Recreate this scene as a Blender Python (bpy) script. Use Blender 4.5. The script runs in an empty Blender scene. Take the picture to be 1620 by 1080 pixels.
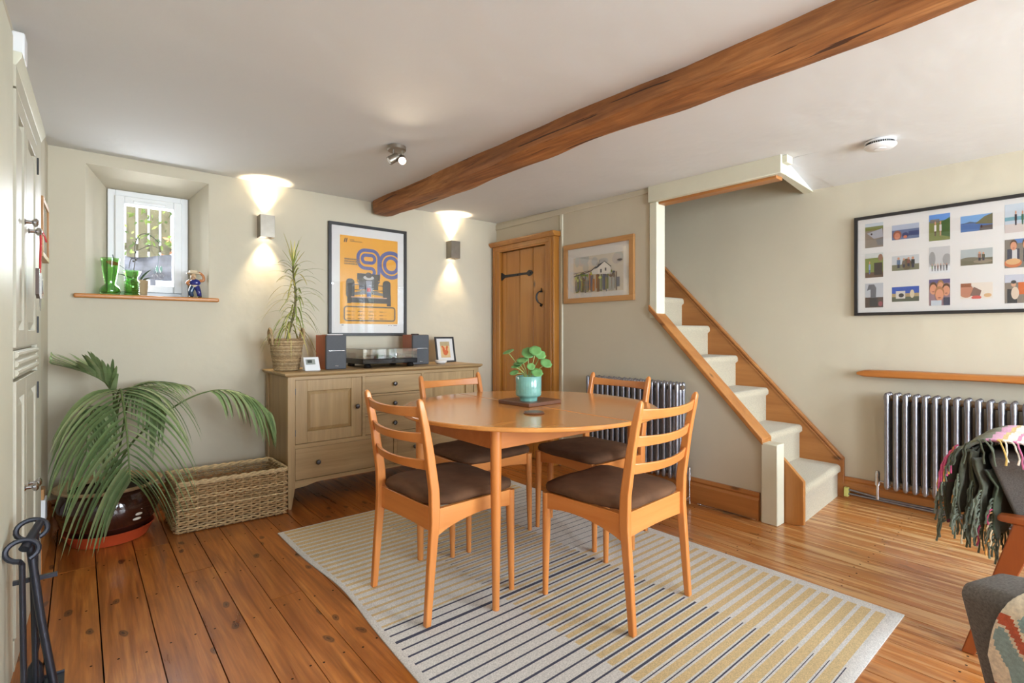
import bpy, bmesh, math, random
from math import sin, cos, pi, radians, sqrt, atan2
from mathutils import Vector, Matrix
random.seed(7)
SC = bpy.context.scene
COL = SC.collection

def S(r, g, b):
    def f(c):
        c /= 255.0
        return c / 12.92 if c <= 0.04045 else ((c + 0.055) / 1.055) ** 2.4
    return (f(r), f(g), f(b), 1.0)

# ---------------------------------------------------------------- camera
cam = bpy.data.cameras.new('camera'); camo = bpy.data.objects.new('camera', cam); COL.objects.link(camo)
cam.sensor_width = 36.0; cam.lens = 18.0; cam.shift_y = -14.0 / 1620.0; cam.clip_start = 0.02
camo.location = (0, 0, 1.10); camo.rotation_euler = (pi / 2, 0, -radians(40.2))
SC.camera = camo

# ---------------------------------------------------------------- world, sun, daylight, exposure
w = bpy.data.worlds.new('world'); SC.world = w; w.use_nodes = True
nt = w.node_tree; nt.nodes.clear()
sky = nt.nodes.new('ShaderNodeTexSky'); sky.sky_type = 'HOSEK_WILKIE'; sky.sun_direction = (0.5, -0.2, 0.8); sky.turbidity = 3.5
mx = nt.nodes.new('ShaderNodeMix'); mx.data_type = 'RGBA'; mx.inputs[0].default_value = 0.6
mx.inputs[7].default_value = (0.9, 0.95, 1.0, 1)
bg = nt.nodes.new('ShaderNodeBackground'); bg.inputs[1].default_value = 2.2
wo = nt.nodes.new('ShaderNodeOutputWorld')
nt.links.new(sky.outputs[0], mx.inputs[6]); nt.links.new(mx.outputs[2], bg.inputs[0]); nt.links.new(bg.outputs[0], wo.inputs[0])

def light(name, typ, loc, rot, energy, color, **k):
    l = bpy.data.lights.new(name, typ); o = bpy.data.objects.new(name, l); COL.objects.link(o)
    o.location = loc; o.rotation_euler = rot; l.energy = energy; l.color = color
    for a, b in k.items(): setattr(l, a, b)
    return o
light('sun', 'SUN', (0, 0, 8), Vector((.35, .35, -.87)).to_track_quat('-Z', 'Y').to_euler(), 3.2, (1.0, 0.95, 0.86), angle=radians(1))
# daylight through the glazed doors and the window behind the camera
light('daylight_doors', 'AREA', (2.95, -2.50, 1.25), (radians(74), 0, 0), 205, (0.80, 0.90, 1.0), shape='RECTANGLE', size=1.7, size_y=1.9)
light('daylight_window', 'AREA', (0.95, -2.50, 1.35), (radians(76), 0, 0), 130, (0.80, 0.90, 1.0), shape='RECTANGLE', size=1.4, size_y=1.5)
light('daylight_recess', 'AREA', (0.35, 4.40, 1.75), (radians(-90), 0, 0), 22, (0.9, 0.95, 1.0), shape='RECTANGLE', size=0.5, size_y=0.7)
vs = SC.view_settings; vs.view_transform = 'Standard'; vs.look = 'None'; vs.exposure = 0.40; vs.gamma = 1.0; vs.use_curve_mapping = False
SC.cycles.max_bounces = 10; SC.cycles.diffuse_bounces = 6; SC.cycles.transparent_max_bounces = 16
SC.cycles.sample_clamp_indirect = 6.0; SC.cycles.use_denoising = True

# ---------------------------------------------------------------- materials
def newmat(name):
    m = bpy.data.materials.new(name); m.use_nodes = True
    n = m.node_tree; n.nodes.clear()
    out = n.nodes.new('ShaderNodeOutputMaterial'); b = n.nodes.new('ShaderNodeBsdfPrincipled')
    n.links.new(b.outputs[0], out.inputs[0])
    return m, n, b, out
def texco(n, scale=(1, 1, 1), kind='Object'):
    t = n.nodes.new('ShaderNodeTexCoord'); mp = n.nodes.new('ShaderNodeMapping'); mp.inputs['Scale'].default_value = scale
    n.links.new(t.outputs[kind], mp.inputs[0]); return mp
def noise(n, vec, scale, detail=4, rough=0.55, dist=0.0):
    x = n.nodes.new('ShaderNodeTexNoise'); x.inputs['Scale'].default_value = scale; x.inputs['Detail'].default_value = detail
    x.inputs['Roughness'].default_value = rough; x.inputs['Distortion'].default_value = dist
    n.links.new(vec, x.inputs['Vector']); return x.outputs[0]
def ramp(n, fac, stops):
    r = n.nodes.new('ShaderNodeValToRGB'); e = r.color_ramp.elements
    while len(e) < len(stops): e.new(0.5)
    for i, (p, c) in enumerate(stops): e[i].position = p; e[i].color = c
    n.links.new(fac, r.inputs[0]); return r.outputs[0]
def mixc(n, fac, a, b, mode='MIX'):
    m = n.nodes.new('ShaderNodeMix'); m.data_type = 'RGBA'; m.blend_type = mode
    for s, v in ((0, fac), (6, a), (7, b)):
        if hasattr(v, 'links') or isinstance(v, bpy.types.NodeSocket): n.links.new(v, m.inputs[s])
        else: m.inputs[s].default_value = v
    return m.outputs[2]
def math_(n, op, a, b=0.0, clamp=False):
    m = n.nodes.new('ShaderNodeMath'); m.operation = op; m.use_clamp = clamp
    for s, v in ((0, a), (1, b)):
        if isinstance(v, bpy.types.NodeSocket): n.links.new(v, m.inputs[s])
        else: m.inputs[s].default_value = v
    return m.outputs[0]
def bump(n, b, h, strength=0.2, dist=0.01):
    u = n.nodes.new('ShaderNodeBump'); u.inputs['Strength'].default_value = strength; u.inputs['Distance'].default_value = dist
    n.links.new(h, u.inputs['Height']); n.links.new(u.outputs[0], b.inputs['Normal'])
def sc(c, k): return (c[0] * k, c[1] * k, c[2] * k, 1)

def plain(name, c, rough=0.5, metal=0.0, var=0.08, scale=20, bmp=0.0, coat=0.0, sheen=0.0, spec=None):
    m, n, b, o = newmat(name)
    mp = texco(n)
    f = noise(n, mp.outputs[0], scale)
    n.links.new(ramp(n, f, [(0.3, sc(c, 1 - var)), (0.7, sc(c, 1 + var))]), b.inputs['Base Color'])
    b.inputs['Roughness'].default_value = rough; b.inputs['Metallic'].default_value = metal
    b.inputs['Coat Weight'].default_value = coat; b.inputs['Sheen Weight'].default_value = sheen
    if spec is not None: b.inputs['Specular IOR Level'].default_value = spec
    if bmp: bump(n, b, noise(n, mp.outputs[0], scale * 4, 3), bmp, 0.003)
    return m
def wood(name, c1, c2, axis='x', scale=14, rough=0.35, coat=0.15, stretch=0.07, streak=0.35, knots=0.0):
    m, n, b, o = newmat(name)
    sv = [1, 1, 1]; sv['xyz'.index(axis)] = stretch
    mp = texco(n, tuple(sv))
    f = noise(n, mp.outputs[0], scale, 5, 0.6, 0.6)
    g = noise(n, mp.outputs[0], scale * 6, 3, 0.6)
    base = ramp(n, f, [(0.28, c1), (0.72, c2)])
    col = mixc(n, math_(n, 'MULTIPLY', g, streak), base, sc(c1, 0.55))
    if knots:
        kv = texco(n, tuple(3.0 if 'xyz'[i] != axis else 1.3 for i in range(3)))
        vo = n.nodes.new('ShaderNodeTexVoronoi'); vo.inputs['Scale'].default_value = 1.6
        n.links.new(kv.outputs[0], vo.inputs['Vector'])
        k = ramp(n, vo.outputs['Distance'], [(0.03, (1, 1, 1, 1)), (0.09, (0, 0, 0, 1))])
        col = mixc(n, math_(n, 'MULTIPLY', k, knots), col, sc(c1, 0.22))
    n.links.new(col, b.inputs['Base Color'])
    b.inputs['Roughness'].default_value = rough; b.inputs['Coat Weight'].default_value = coat; b.inputs['Coat Roughness'].default_value = 0.2
    bump(n, b, g, 0.08, 0.002)
    return m
def thinglass(name, tint=(1, 1, 1, 1), ior=1.45, rough=0.0, boost=1.0):
    m = bpy.data.materials.new(name); m.use_nodes = True; n = m.node_tree; n.nodes.clear()
    o = n.nodes.new('ShaderNodeOutputMaterial'); t = n.nodes.new('ShaderNodeBsdfTransparent'); g = n.nodes.new('ShaderNodeBsdfGlossy')
    t.inputs[0].default_value = tint; g.inputs['Roughness'].default_value = rough
    fr = n.nodes.new('ShaderNodeLayerWeight'); fr.inputs[0].default_value = 0.5
    mx = n.nodes.new('ShaderNodeMixShader')
    sch = math_(n, 'ADD', 0.045, math_(n, 'MULTIPLY', math_(n, 'POWER', fr.outputs['Facing'], 4.0), 0.95))
    n.links.new(math_(n, 'MULTIPLY', sch, boost, True), mx.inputs[0])
    n.links.new(t.outputs[0], mx.inputs[1]); n.links.new(g.outputs[0], mx.inputs[2]); n.links.new(mx.outputs[0], o.inputs[0])
    return m
def vcol(name, rough=0.6, var=0.06, scale=60, bmp=0.0, coat=0.0, sheen=0.0):
    m, n, b, o = newmat(name)
    a = n.nodes.new('ShaderNodeAttribute'); a.attribute_name = 'Col'
    mp = texco(n); f = noise(n, mp.outputs[0], scale, 3)
    n.links.new(mixc(n, 1.0, a.outputs['Color'], ramp(n, f, [(0.3, (1 - var,) * 3 + (1,)), (0.7, (1 + var,) * 3 + (1,))]), 'MULTIPLY'), b.inputs['Base Color'])
    b.inputs['Roughness'].default_value = rough; b.inputs['Coat Weight'].default_value = coat; b.inputs['Sheen Weight'].default_value = sheen
    if bmp: bump(n, b, noise(n, mp.outputs[0], scale * 5, 2), bmp, 0.004)
    return m
def emit(name, c, s):
    m = bpy.data.materials.new(name); m.use_nodes = True; n = m.node_tree; n.nodes.clear()
    o = n.nodes.new('ShaderNodeOutputMaterial'); e = n.nodes.new('ShaderNodeEmission'); e.inputs[0].default_value = c; e.inputs[1].default_value = s
    n.links.new(e.outputs[0], o.inputs[0]); return m

def plaster(name, c, var=0.035):
    m, n, b, o = newmat(name)
    mp = texco(n)
    f = noise(n, mp.outputs[0], 1.6, 4)
    n.links.new(ramp(n, f, [(0.3, sc(c, 1 - var)), (0.7, sc(c, 1 + var))]), b.inputs['Base Color'])
    b.inputs['Roughness'].default_value = 0.85
    h = math_(n, 'ADD', math_(n, 'MULTIPLY', noise(n, mp.outputs[0], 3.5, 3), 1.0), math_(n, 'MULTIPLY', noise(n, mp.outputs[0], 40, 3), 0.06))
    bump(n, b, h, 0.35, 0.02)
    return m
M = {}
M['wall'] = plaster('wall_paint', S(199, 191, 171))
M['ceil'] = plaster('ceiling_paint', S(215, 216, 216), 0.015)
M['trimpaint'] = plain('cream_gloss_paint', S(214, 212, 192), 0.45, var=0.03, scale=6)
M['cupboard'] = plain('cupboard_paint', S(192, 187, 168), 0.45, var=0.03, scale=6)
M['white'] = plain('white_plastic', S(232, 234, 236), 0.35, var=0.01)
M['pine_y'] = wood('pine_y', S(158, 96, 44), S(196, 134, 72), 'y', 9, 0.4, knots=0.8)
M['pine_x'] = wood('pine_x', S(158, 96, 44), S(196, 134, 72), 'x', 9, 0.4, knots=0.8)
M['pine_z'] = wood('pine_z', S(176, 112, 52), S(206, 146, 78), 'z', 9, 0.4, knots=0.8)
M['doorpine'] = wood('door_pine', S(160, 101, 36), S(197, 138, 62), 'z', 8, 0.35, 0.3, knots=0.9)
for a in 'xyz':
    M['beech_' + a] = wood('teak_beech_' + a, S(196, 117, 53), S(221, 149, 83), a, 10, 0.33, 0.25, streak=0.2)
    M['oak_' + a] = wood('oak_' + a, S(158, 128, 86), S(190, 160, 114), a, 16, 0.5, 0.05, streak=0.45)
M['oakpanel'] = wood('oak_panel', S(150, 120, 78), S(194, 162, 112), 'z', 11, 0.5, 0.05, streak=0.5)
M['tabletop'] = wood('table_veneer', S(200, 126, 56), S(222, 156, 84), 'x', 12, 0.16, 0.6, streak=0.25)
M['apron'] = wood('table_apron', S(182, 108, 52), S(204, 130, 68), 'x', 10, 0.35, 0.2, streak=0.2)
M['frameoak_y'] = wood('picture_frame_oak', S(178, 126, 72), S(206, 156, 98), 'y', 14, 0.45)
M['frameoak_z'] = wood('picture_frame_oak_z', S(178, 126, 72), S(206, 156, 98), 'z', 14, 0.45)
M['shelfwood'] = wood('shelf_wood', S(166, 96, 36), S(208, 138, 66), 'y', 10, 0.45, knots=0.7)
M['sillwood'] = wood('sill_wood', S(186, 116, 50), S(206, 138, 70), 'x', 10, 0.4)
M['darkwood'] = wood('dark_board', S(84, 50, 34), S(120, 76, 50), 'x', 12, 0.45)
M['brown'] = plain('brown_velour', S(92, 64, 44), 0.9, var=0.34, scale=7, sheen=0.0, spec=0.25)
M['black'] = plain('black_iron', S(36, 36, 40), 0.45, 0.3)
M['iron'] = plain('tool_iron', S(62, 64, 72), 0.35, 0.7)
M['blackframe'] = plain('black_frame', S(40, 38, 38), 0.4)
M['gloss_black'] = plain('gloss_black', S(14, 14, 16), 0.08)
M['steel'] = plain('raw_steel', S(146, 146, 154), 0.3, 0.85, var=0.12, scale=30)
M['steeljoint'] = plain('steel_joint', S(140, 122, 100), 0.4, 0.7)
M['nickel'] = plain('brushed_nickel', S(152, 144, 132), 0.38, 0.9)
M['chrome'] = plain('chrome', S(200, 200, 204), 0.12, 1.0)
M['knob'] = plain('pewter_knob', S(88, 84, 84), 0.35, 0.8)
M['mat'] = plain('white_mount', S(226, 224, 222), 0.7, var=0.01)
M['print'] = vcol('print', 0.5, 0.02, 30)
M['cloth'] = vcol('woven_wool', 0.95, 0.2, 160, 0.5, sheen=0.3)
M['ceramic'] = vcol('painted_ceramic', 0.2, 0.03, 60, coat=0.4)
M['rug'] = vcol('rug_pile', 0.97, 0.22, 260, 0.9)
M['glass'] = thinglass('pane_glass')
M['acrylic'] = thinglass('smoked_acrylic', (0.93, 0.93, 0.92, 1), 1.5, 0.0, 2.6)
M['greenglass'] = thinglass('green_glass', (0.66, 0.88, 0.55, 1), 1.5, 0.02, 1.8)
M['carpet'] = plain('stair_carpet', S(188, 177, 153), 0.97, var=0.16, scale=140, bmp=0.8, sheen=0.3)
M['greyfab'] = plain('grey_tweed', S(112, 108, 104), 0.95, var=0.3, scale=260, bmp=0.8)
M['armwood'] = wood('armchair_wood', S(140, 70, 30), S(172, 92, 42), 'x', 10, 0.35)
M['armwood_z'] = wood('armchair_wood_z', S(140, 70, 30), S(172, 92, 42), 'z', 10, 0.35)
M['palm'] = vcol('palm_leaf', 0.5, 0.12, 30)
M['wicker'] = vcol('wicker', 0.75, 0.2, 50, 0.3)
M['potbrown'] = plain('brown_glaze', S(52, 24, 16), 0.1, var=0.25, scale=5, coat=0.6)
M['potrim'] = plain('bare_rim', S(176, 150, 112), 0.75)
M['terra'] = plain('terracotta_plastic', S(176, 68, 34), 0.45)
M['soil'] = plain('soil', S(54, 38, 26), 0.95, var=0.4, scale=40, bmp=0.8)
M['teal'] = plain('teal_glaze', S(112, 164, 154), 0.18, var=0.12, scale=30, coat=0.5)
M['walnut'] = wood('walnut_side', S(146, 68, 30), S(182, 94, 46), 'z', 14, 0.35)
M['greycloth'] = plain('grille_cloth', S(88, 90, 94), 0.9, var=0.1, scale=300)
M['stone'] = plain('rubble_stone', S(112, 116, 130), 0.9, var=0.45, scale=9, bmp=1.0)
M['fence'] = plain('fence_board', S(150, 144, 116), 0.85, var=0.15, scale=6)
M['leafout'] = vcol('outside_leaf', 0.6, 0.3, 20)
M['bulb'] = emit('bulb', (1.0, 0.86, 0.66, 1), 22)
M['brass'] = plain('brass', S(196, 172, 108), 0.3, 0.9)

def floormat():
    m, n, b, o = newmat('floorboards')
    at = n.nodes.new('ShaderNodeAttribute'); at.attribute_name = 'Col'
    sx = n.nodes.new('ShaderNodeSeparateColor'); n.links.new(at.outputs['Color'], sx.inputs[0])
    t = n.nodes.new('ShaderNodeTexCoord')
    off = n.nodes.new('ShaderNodeCombineXYZ')
    n.links.new(math_(n, 'MULTIPLY', sx.outputs[0], 7.0), off.inputs[0]); n.links.new(math_(n, 'MULTIPLY', sx.outputs[1], 23.0), off.inputs[1])
    ad = n.nodes.new('ShaderNodeVectorMath'); ad.operation = 'ADD'; n.links.new(t.outputs['Object'], ad.inputs[0]); n.links.new(off.outputs[0], ad.inputs[1])
    def mapped(s):
        mp = n.nodes.new('ShaderNodeMapping'); mp.inputs['Scale'].default_value = s; n.links.new(ad.outputs[0], mp.inputs[0]); return mp.outputs[0]
    f = noise(n, mapped((1, 0.09, 1)), 16, 5, 0.6, 1.2)
    g = noise(n, mapped((1, 0.03, 1)), 70, 3, 0.6)
    big = noise(n, mapped((1, 0.5, 1)), 3.0, 3)
    base = ramp(n, f, [(0.32, S(134, 74, 24)), (0.52, S(180, 107, 42)), (0.70, S(205, 134, 62))])
    base = mixc(n, ramp(n, g, [(0.42, (0, 0, 0, 1)), (0.75, (0.7, 0.7, 0.7, 1))]), base, S(110, 54, 20))
    base = mixc(n, math_(n, 'MULTIPLY', ramp(n, big, [(0.45, (0, 0, 0, 1)), (0.75, (1, 1, 1, 1))]), 0.35), base, S(134, 70, 34))
    base = mixc(n, math_(n, 'MULTIPLY', sx.outputs[2], 0.28), base, S(110, 54, 28))
    # knots with rings
    nx = n.nodes.new('ShaderNodeVectorMath'); nx.operation = 'ADD'
    wob = n.nodes.new('ShaderNodeTexNoise'); wob.inputs['Scale'].default_value = 9; n.links.new(ad.outputs[0], wob.inputs['Vector'])
    sc_ = n.nodes.new('ShaderNodeVectorMath'); sc_.operation = 'SCALE'; sc_.inputs[3].default_value = 0.05; n.links.new(wob.outputs['Color'], sc_.inputs[0])
    n.links.new(ad.outputs[0], nx.inputs[0]); n.links.new(sc_.outputs[0], nx.inputs[1])
    mpk = n.nodes.new('ShaderNodeMapping'); mpk.inputs['Scale'].default_value = (5.0, 2.4, 1); n.links.new(nx.outputs[0], mpk.inputs[0])
    vo = n.nodes.new('ShaderNodeTexVoronoi'); vo.inputs['Scale'].default_value = 1.0; vo.voronoi_dimensions = '2D'; n.links.new(mpk.outputs[0], vo.inputs['Vector'])
    kf = ramp(n, vo.outputs['Distance'], [(0.015, (1, 1, 1, 1)), (0.035, (0.55, 0.55, 0.55, 1)), (0.048, (0.9, 0.9, 0.9, 1)), (0.075, (0, 0, 0, 1))])
    base = mixc(n, math_(n, 'MULTIPLY', kf, 0.9), base, S(52, 20, 8))
    # worn, scratched lighter zone towards the sitting area
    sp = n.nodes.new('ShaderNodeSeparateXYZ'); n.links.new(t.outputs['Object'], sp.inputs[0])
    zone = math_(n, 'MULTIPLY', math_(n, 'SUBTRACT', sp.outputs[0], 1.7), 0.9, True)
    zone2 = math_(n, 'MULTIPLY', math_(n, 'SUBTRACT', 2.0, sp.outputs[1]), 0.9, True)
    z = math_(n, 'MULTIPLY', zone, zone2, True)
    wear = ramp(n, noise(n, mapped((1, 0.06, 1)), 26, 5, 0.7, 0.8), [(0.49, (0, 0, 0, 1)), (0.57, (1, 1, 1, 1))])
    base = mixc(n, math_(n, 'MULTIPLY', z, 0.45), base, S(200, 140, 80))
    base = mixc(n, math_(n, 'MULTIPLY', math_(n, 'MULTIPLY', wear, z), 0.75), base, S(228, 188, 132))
    n.links.new(base, b.inputs['Base Color'])
    n.links.new(math_(n, 'ADD', 0.2, math_(n, 'MULTIPLY', f, 0.22)), b.inputs['Roughness'])
    b.inputs['Coat Weight'].default_value = 0.25; b.inputs['Coat Roughness'].default_value = 0.15
    bump(n, b, math_(n, 'ADD', g, math_(n, 'MULTIPLY', big, 2.0)), 0.12, 0.004)
    return m
M['floor'] = floormat()
M['gap'] = plain('floor_gap', S(28, 14, 8), 0.9)

# ---------------------------------------------------------------- mesh builder
class G:
    def __init__(s):
        s.v = []; s.f = []; s.m = []; s.c = []; s.mi = 0; s.col = (1, 1, 1, 1); s.T = None
    def add(s, pts, faces):
        o = len(s.v)
        for p in pts:
            p = Vector(p)
            s.v.append(s.T @ p if s.T else p)
        for f in faces:
            s.f.append([o + i for i in f]); s.m.append(s.mi); s.c.append(s.col)
        return s
    def box(s, a, b):
        x0, y0, z0 = a; x1, y1, z1 = b
        return s.add([(x0, y0, z0), (x1, y0, z0), (x1, y1, z0), (x0, y1, z0), (x0, y0, z1), (x1, y0, z1), (x1, y1, z1), (x0, y1, z1)],
                     [(0, 3, 2, 1), (4, 5, 6, 7), (0, 1, 5, 4), (1, 2, 6, 5), (2, 3, 7, 6), (3, 0, 4, 7)])
    def hexa(s, p):   # 4 bottom + 4 top points
        return s.add(p, [(0, 3, 2, 1), (4, 5, 6, 7), (0, 1, 5, 4), (1, 2, 6, 5), (2, 3, 7, 6), (3, 0, 4, 7)])
    def poly(s, pts): return s.add(pts, [tuple(range(len(pts)))])
    def prism(s, pts, d):
        d = Vector(d); n = len(pts); P = [Vector(p) for p in pts]
        return s.add(P + [p + d for p in P], [tuple(range(n))[::-1], tuple(range(n, 2 * n))] + [(i, (i + 1) % n, n + (i + 1) % n, n + i) for i in range(n)])
    def tube(s, pts, r, n=10, cap=True, flat=1.0):
        P = [Vector(p) for p in pts]; k = len(P)
        R = r if isinstance(r, (list, tuple)) else [r] * k
        t0 = (P[1] - P[0]).normalized()
        up = Vector((0, 0, 1)) if abs(t0.z) < 0.9 else Vector((1, 0, 0))
        a = t0.cross(up).normalized(); out = []
        for i in range(k):
            t = (P[min(i + 1, k - 1)] - P[max(i - 1, 0)]).normalized()
            a = (a - t * a.dot(t)).normalized(); b = t.cross(a)
            for j in range(n):
                q = 2 * pi * j / n
                out.append(P[i] + a * (R[i] * cos(q)) + b * (R[i] * flat * sin(q)))
        F = [(i * n + j, i * n + (j + 1) % n, (i + 1) * n + (j + 1) % n, (i + 1) * n + j) for i in range(k - 1) for j in range(n)]
        if cap: F += [tuple(range(n))[::-1], tuple(range((k - 1) * n, k * n))]
        return s.add(out, F)
    def lathe(s, prof, n=24, c=(0, 0, 0), cap=True, fn=None):
        out = []
        for r, z in prof:
            for j in range(n):
                q = 2 * pi * j / n; rr = r * (fn(q, z) if fn else 1)
                out.append((c[0] + rr * cos(q), c[1] + rr * sin(q), c[2] + z))
        k = len(prof)
        F = [(i * n + j, i * n + (j + 1) % n, (i + 1) * n + (j + 1) % n, (i + 1) * n + j) for i in range(k - 1) for j in range(n)]
        if cap: F += [tuple(range(n))[::-1], tuple(range((k - 1) * n, k * n))]
        return s.add(out, F)
    def ell(s, c, r, nu=12, nv=8):
        prof = [(sin(pi * (i + 0.5) / (nv + 1)) if 0 < i < nv else (0.12 if i in (0, nv) else 0), -cos(pi * i / nv)) for i in range(nv + 1)]
        prof = [(max(0.02, sin(pi * i / nv)), -cos(pi * i / nv)) for i in range(nv + 1)]
        out = []
        for rr, z in prof:
            for j in range(nu):
                q = 2 * pi * j / nu; out.append((c[0] + r[0] * rr * cos(q), c[1] + r[1] * rr * sin(q), c[2] + r[2] * z))
        F = [(i * nu + j, i * nu + (j + 1) % nu, (i + 1) * nu + (j + 1) % nu, (i + 1) * nu + j) for i in range(nv) for j in range(nu)]
        F += [tuple(range(nu))[::-1], tuple(range(nv * nu, nv * nu + nu))]
        return s.add(out, F)
    def grid(s, fn, nu, nv, colfn=None):
        o = len(s.v); P = [fn(i / nu, j / nv) for i in range(nu + 1) for j in range(nv + 1)]
        s.add(P, [])
        for i in range(nu):
            for j in range(nv):
                a = o + i * (nv + 1) + j
                s.f.append([a, a + nv + 1, a + nv + 2, a + 1]); s.m.append(s.mi)
                s.c.append(colfn((i + 0.5) / nu, (j + 0.5) / nv) if colfn else s.col)
        return s
    def build(s, name, mats, parent=None, bevel=0.0, smooth=True, sub=0, solid=0.0, recalc=True, ang=38, seg=2, offs=-1):
        me = bpy.data.meshes.new(name); me.from_pydata([tuple(p) for p in s.v], [], s.f)
        for m in (mats if isinstance(mats, (list, tuple)) else [mats]): me.materials.append(M[m] if isinstance(m, str) else m)
        me.polygons.foreach_set('material_index', s.m)
        ca = me.color_attributes.new('Col', 'FLOAT_COLOR', 'CORNER')
        buf = []
        for p, c in zip(me.polygons, s.c): buf += list(c) * p.loop_total
        ca.data.foreach_set('color', buf)
        if recalc:
            bm = bmesh.new(); bm.from_mesh(me); bmesh.ops.recalc_face_normals(bm, faces=bm.faces); bm.to_mesh(me); bm.free()
        me.update()
        if smooth:
            me.polygons.foreach_set('use_smooth', [True] * len(me.polygons)); me.set_sharp_from_angle(angle=radians(ang))
        o = bpy.data.objects.new(name, me); COL.objects.link(o)
        if parent: o.parent = parent
        if solid:
            q = o.modifiers.new('s', 'SOLIDIFY'); q.thickness = solid; q.offset = offs
        if bevel:
            q = o.modifiers.new('b', 'BEVEL'); q.width = bevel; q.segments = seg; q.limit_method = 'ANGLE'; q.angle_limit = radians(35)
        if sub:
            q = o.modifiers.new('u', 'SUBSURF'); q.levels = sub; q.render_levels = sub
        return o

def tag(o, label=None, cat=None, group=None, kind=None):
    if label: o['label'] = label
    if cat: o['category'] = cat
    if group: o['group'] = group
    if kind: o['kind'] = kind
    return o
def thing(name, label, cat, loc=(0, 0, 0), rz=0.0, group=None):
    o = bpy.data.objects.new(name, None); COL.objects.link(o); o.location = loc; o.rotation_euler = (0, 0, rz)
    o.empty_display_size = 0.1
    return tag(o, label, cat, group)
def struct(o): o['kind'] = 'structure'; return o
def copytree(o, parent=None):
    c = o.copy(); COL.objects.link(c); c.parent = parent
    for ch in list(o.children): copytree(ch, c)
    return c
def lerp(a, b, t): return a + (b - a) * t
def ptab(tab, z):
    for (z0, x0), (z1, x1) in zip(tab, tab[1:]):
        if z <= z1: return lerp(x0, x1, max(0, (z - z0) / (z1 - z0)))
    return tab[-1][1]
def bez(p, n):
    P = [Vector(q) for q in p]; out = []
    for i in range(n + 1):
        t = i / n; Q = P[:]
        while len(Q) > 1: Q = [Q[k].lerp(Q[k + 1], t) for k in range(len(Q) - 1)]
        out.append(Q[0])
    return out
def spline(p, n):   # catmull-rom through points, n per span
    P = [Vector(q) for q in p]; P = [P[0] * 2 - P[1]] + P + [P[-1] * 2 - P[-2]]; out = []
    for i in range(1, len(P) - 2):
        for k in range(n):
            t = k / n; a, b, c, d = P[i - 1], P[i], P[i + 1], P[i + 2]
            out.append(0.5 * ((2 * b) + (c - a) * t + (2 * a - 5 * b + 4 * c - d) * t * t + (3 * b - a - 3 * c + d) * t ** 3))
    out.append(P[-2]); return out

# flat artwork: shapes in a rectangle's own 2-D coordinates, clipped to it
class Art:
    def __init__(s, O, U, V, w, h):
        s.O = Vector(O); s.U = Vector(U); s.V = Vector(V); s.N = s.U.cross(s.V); s.w = w; s.h = h; s.g = G(); s.k = 0
    def poly(s, pts, col, raw=False):
        def clip(P, ax, lim, sg):
            out = []
            for i in range(len(P)):
                a, b = P[i - 1], P[i]; ia = sg * a[ax] <= sg * lim; ib = sg * b[ax] <= sg * lim
                if ia != ib:
                    t = (lim - a[ax]) / (b[ax] - a[ax]); out.append((lerp(a[0], b[0], t), lerp(a[1], b[1], t)))
                if ib: out.append(b)
            return out
        P = pts
        for ax, lim, sg in ((0, 0, -1), (0, s.w, 1), (1, 0, -1), (1, s.h, 1)):
            if P: P = clip(P, ax, lim, sg)
        if len(P) < 3: return
        s.g.col = col; s.g.poly([s.O + s.U * x + s.V * y + s.N * (0.00012 * s.k) for x, y in P])
    def up(s): s.k += 1
    def rect(s, x0, y0, x1, y1, col): s.up(); s.poly([(x0, y0), (x1, y0), (x1, y1), (x0, y1)], col)
    def ell(s, cx, cy, rx, ry, col, n=18): s.up(); s.poly([(cx + rx * cos(2 * pi * i / n), cy + ry * sin(2 * pi * i / n)) for i in range(n)], col)
    def shape(s, pts, col): s.up(); s.poly(pts, col)
    def stroke(s, pts, wd, col, closed=False):
        s.up(); n = len(pts); rng = range(n if closed else n - 1); nr = []
        for i in range(n):
            a = pts[(i - 1) % n] if (closed or i > 0) else pts[i]; b = pts[(i + 1) % n] if (closed or i < n - 1) else pts[i]
            dx, dy = b[0] - a[0], b[1] - a[1]; L = sqrt(dx * dx + dy * dy) or 1; nr.append((-dy / L * wd / 2, dx / L * wd / 2))
        for i in rng:
            j = (i + 1) % n; p, q = pts[i], pts[j]
            s.poly([(p[0] - nr[i][0], p[1] - nr[i][1]), (q[0] - nr[j][0], q[1] - nr[j][1]), (q[0] + nr[j][0], q[1] + nr[j][1]), (p[0] + nr[i][0], p[1] + nr[i][1])], col)
    def build(s, name, parent, mat='print'): return s.g.build(name, mat, parent, smooth=False, recalc=False)

# ================================================================ ROOM
XL, XP, XR, YB, YF = -0.15, 3.05, 3.93, 3.84, -2.2
def zc(x, y): return 2.142 - 0.045 * min(1, max(0, (3.84 - y) / 2.6)) * min(1, max(0, x / 3.0)) + 0.004 * sin(x * 2.3 + 1) * sin(y * 1.9)

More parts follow.
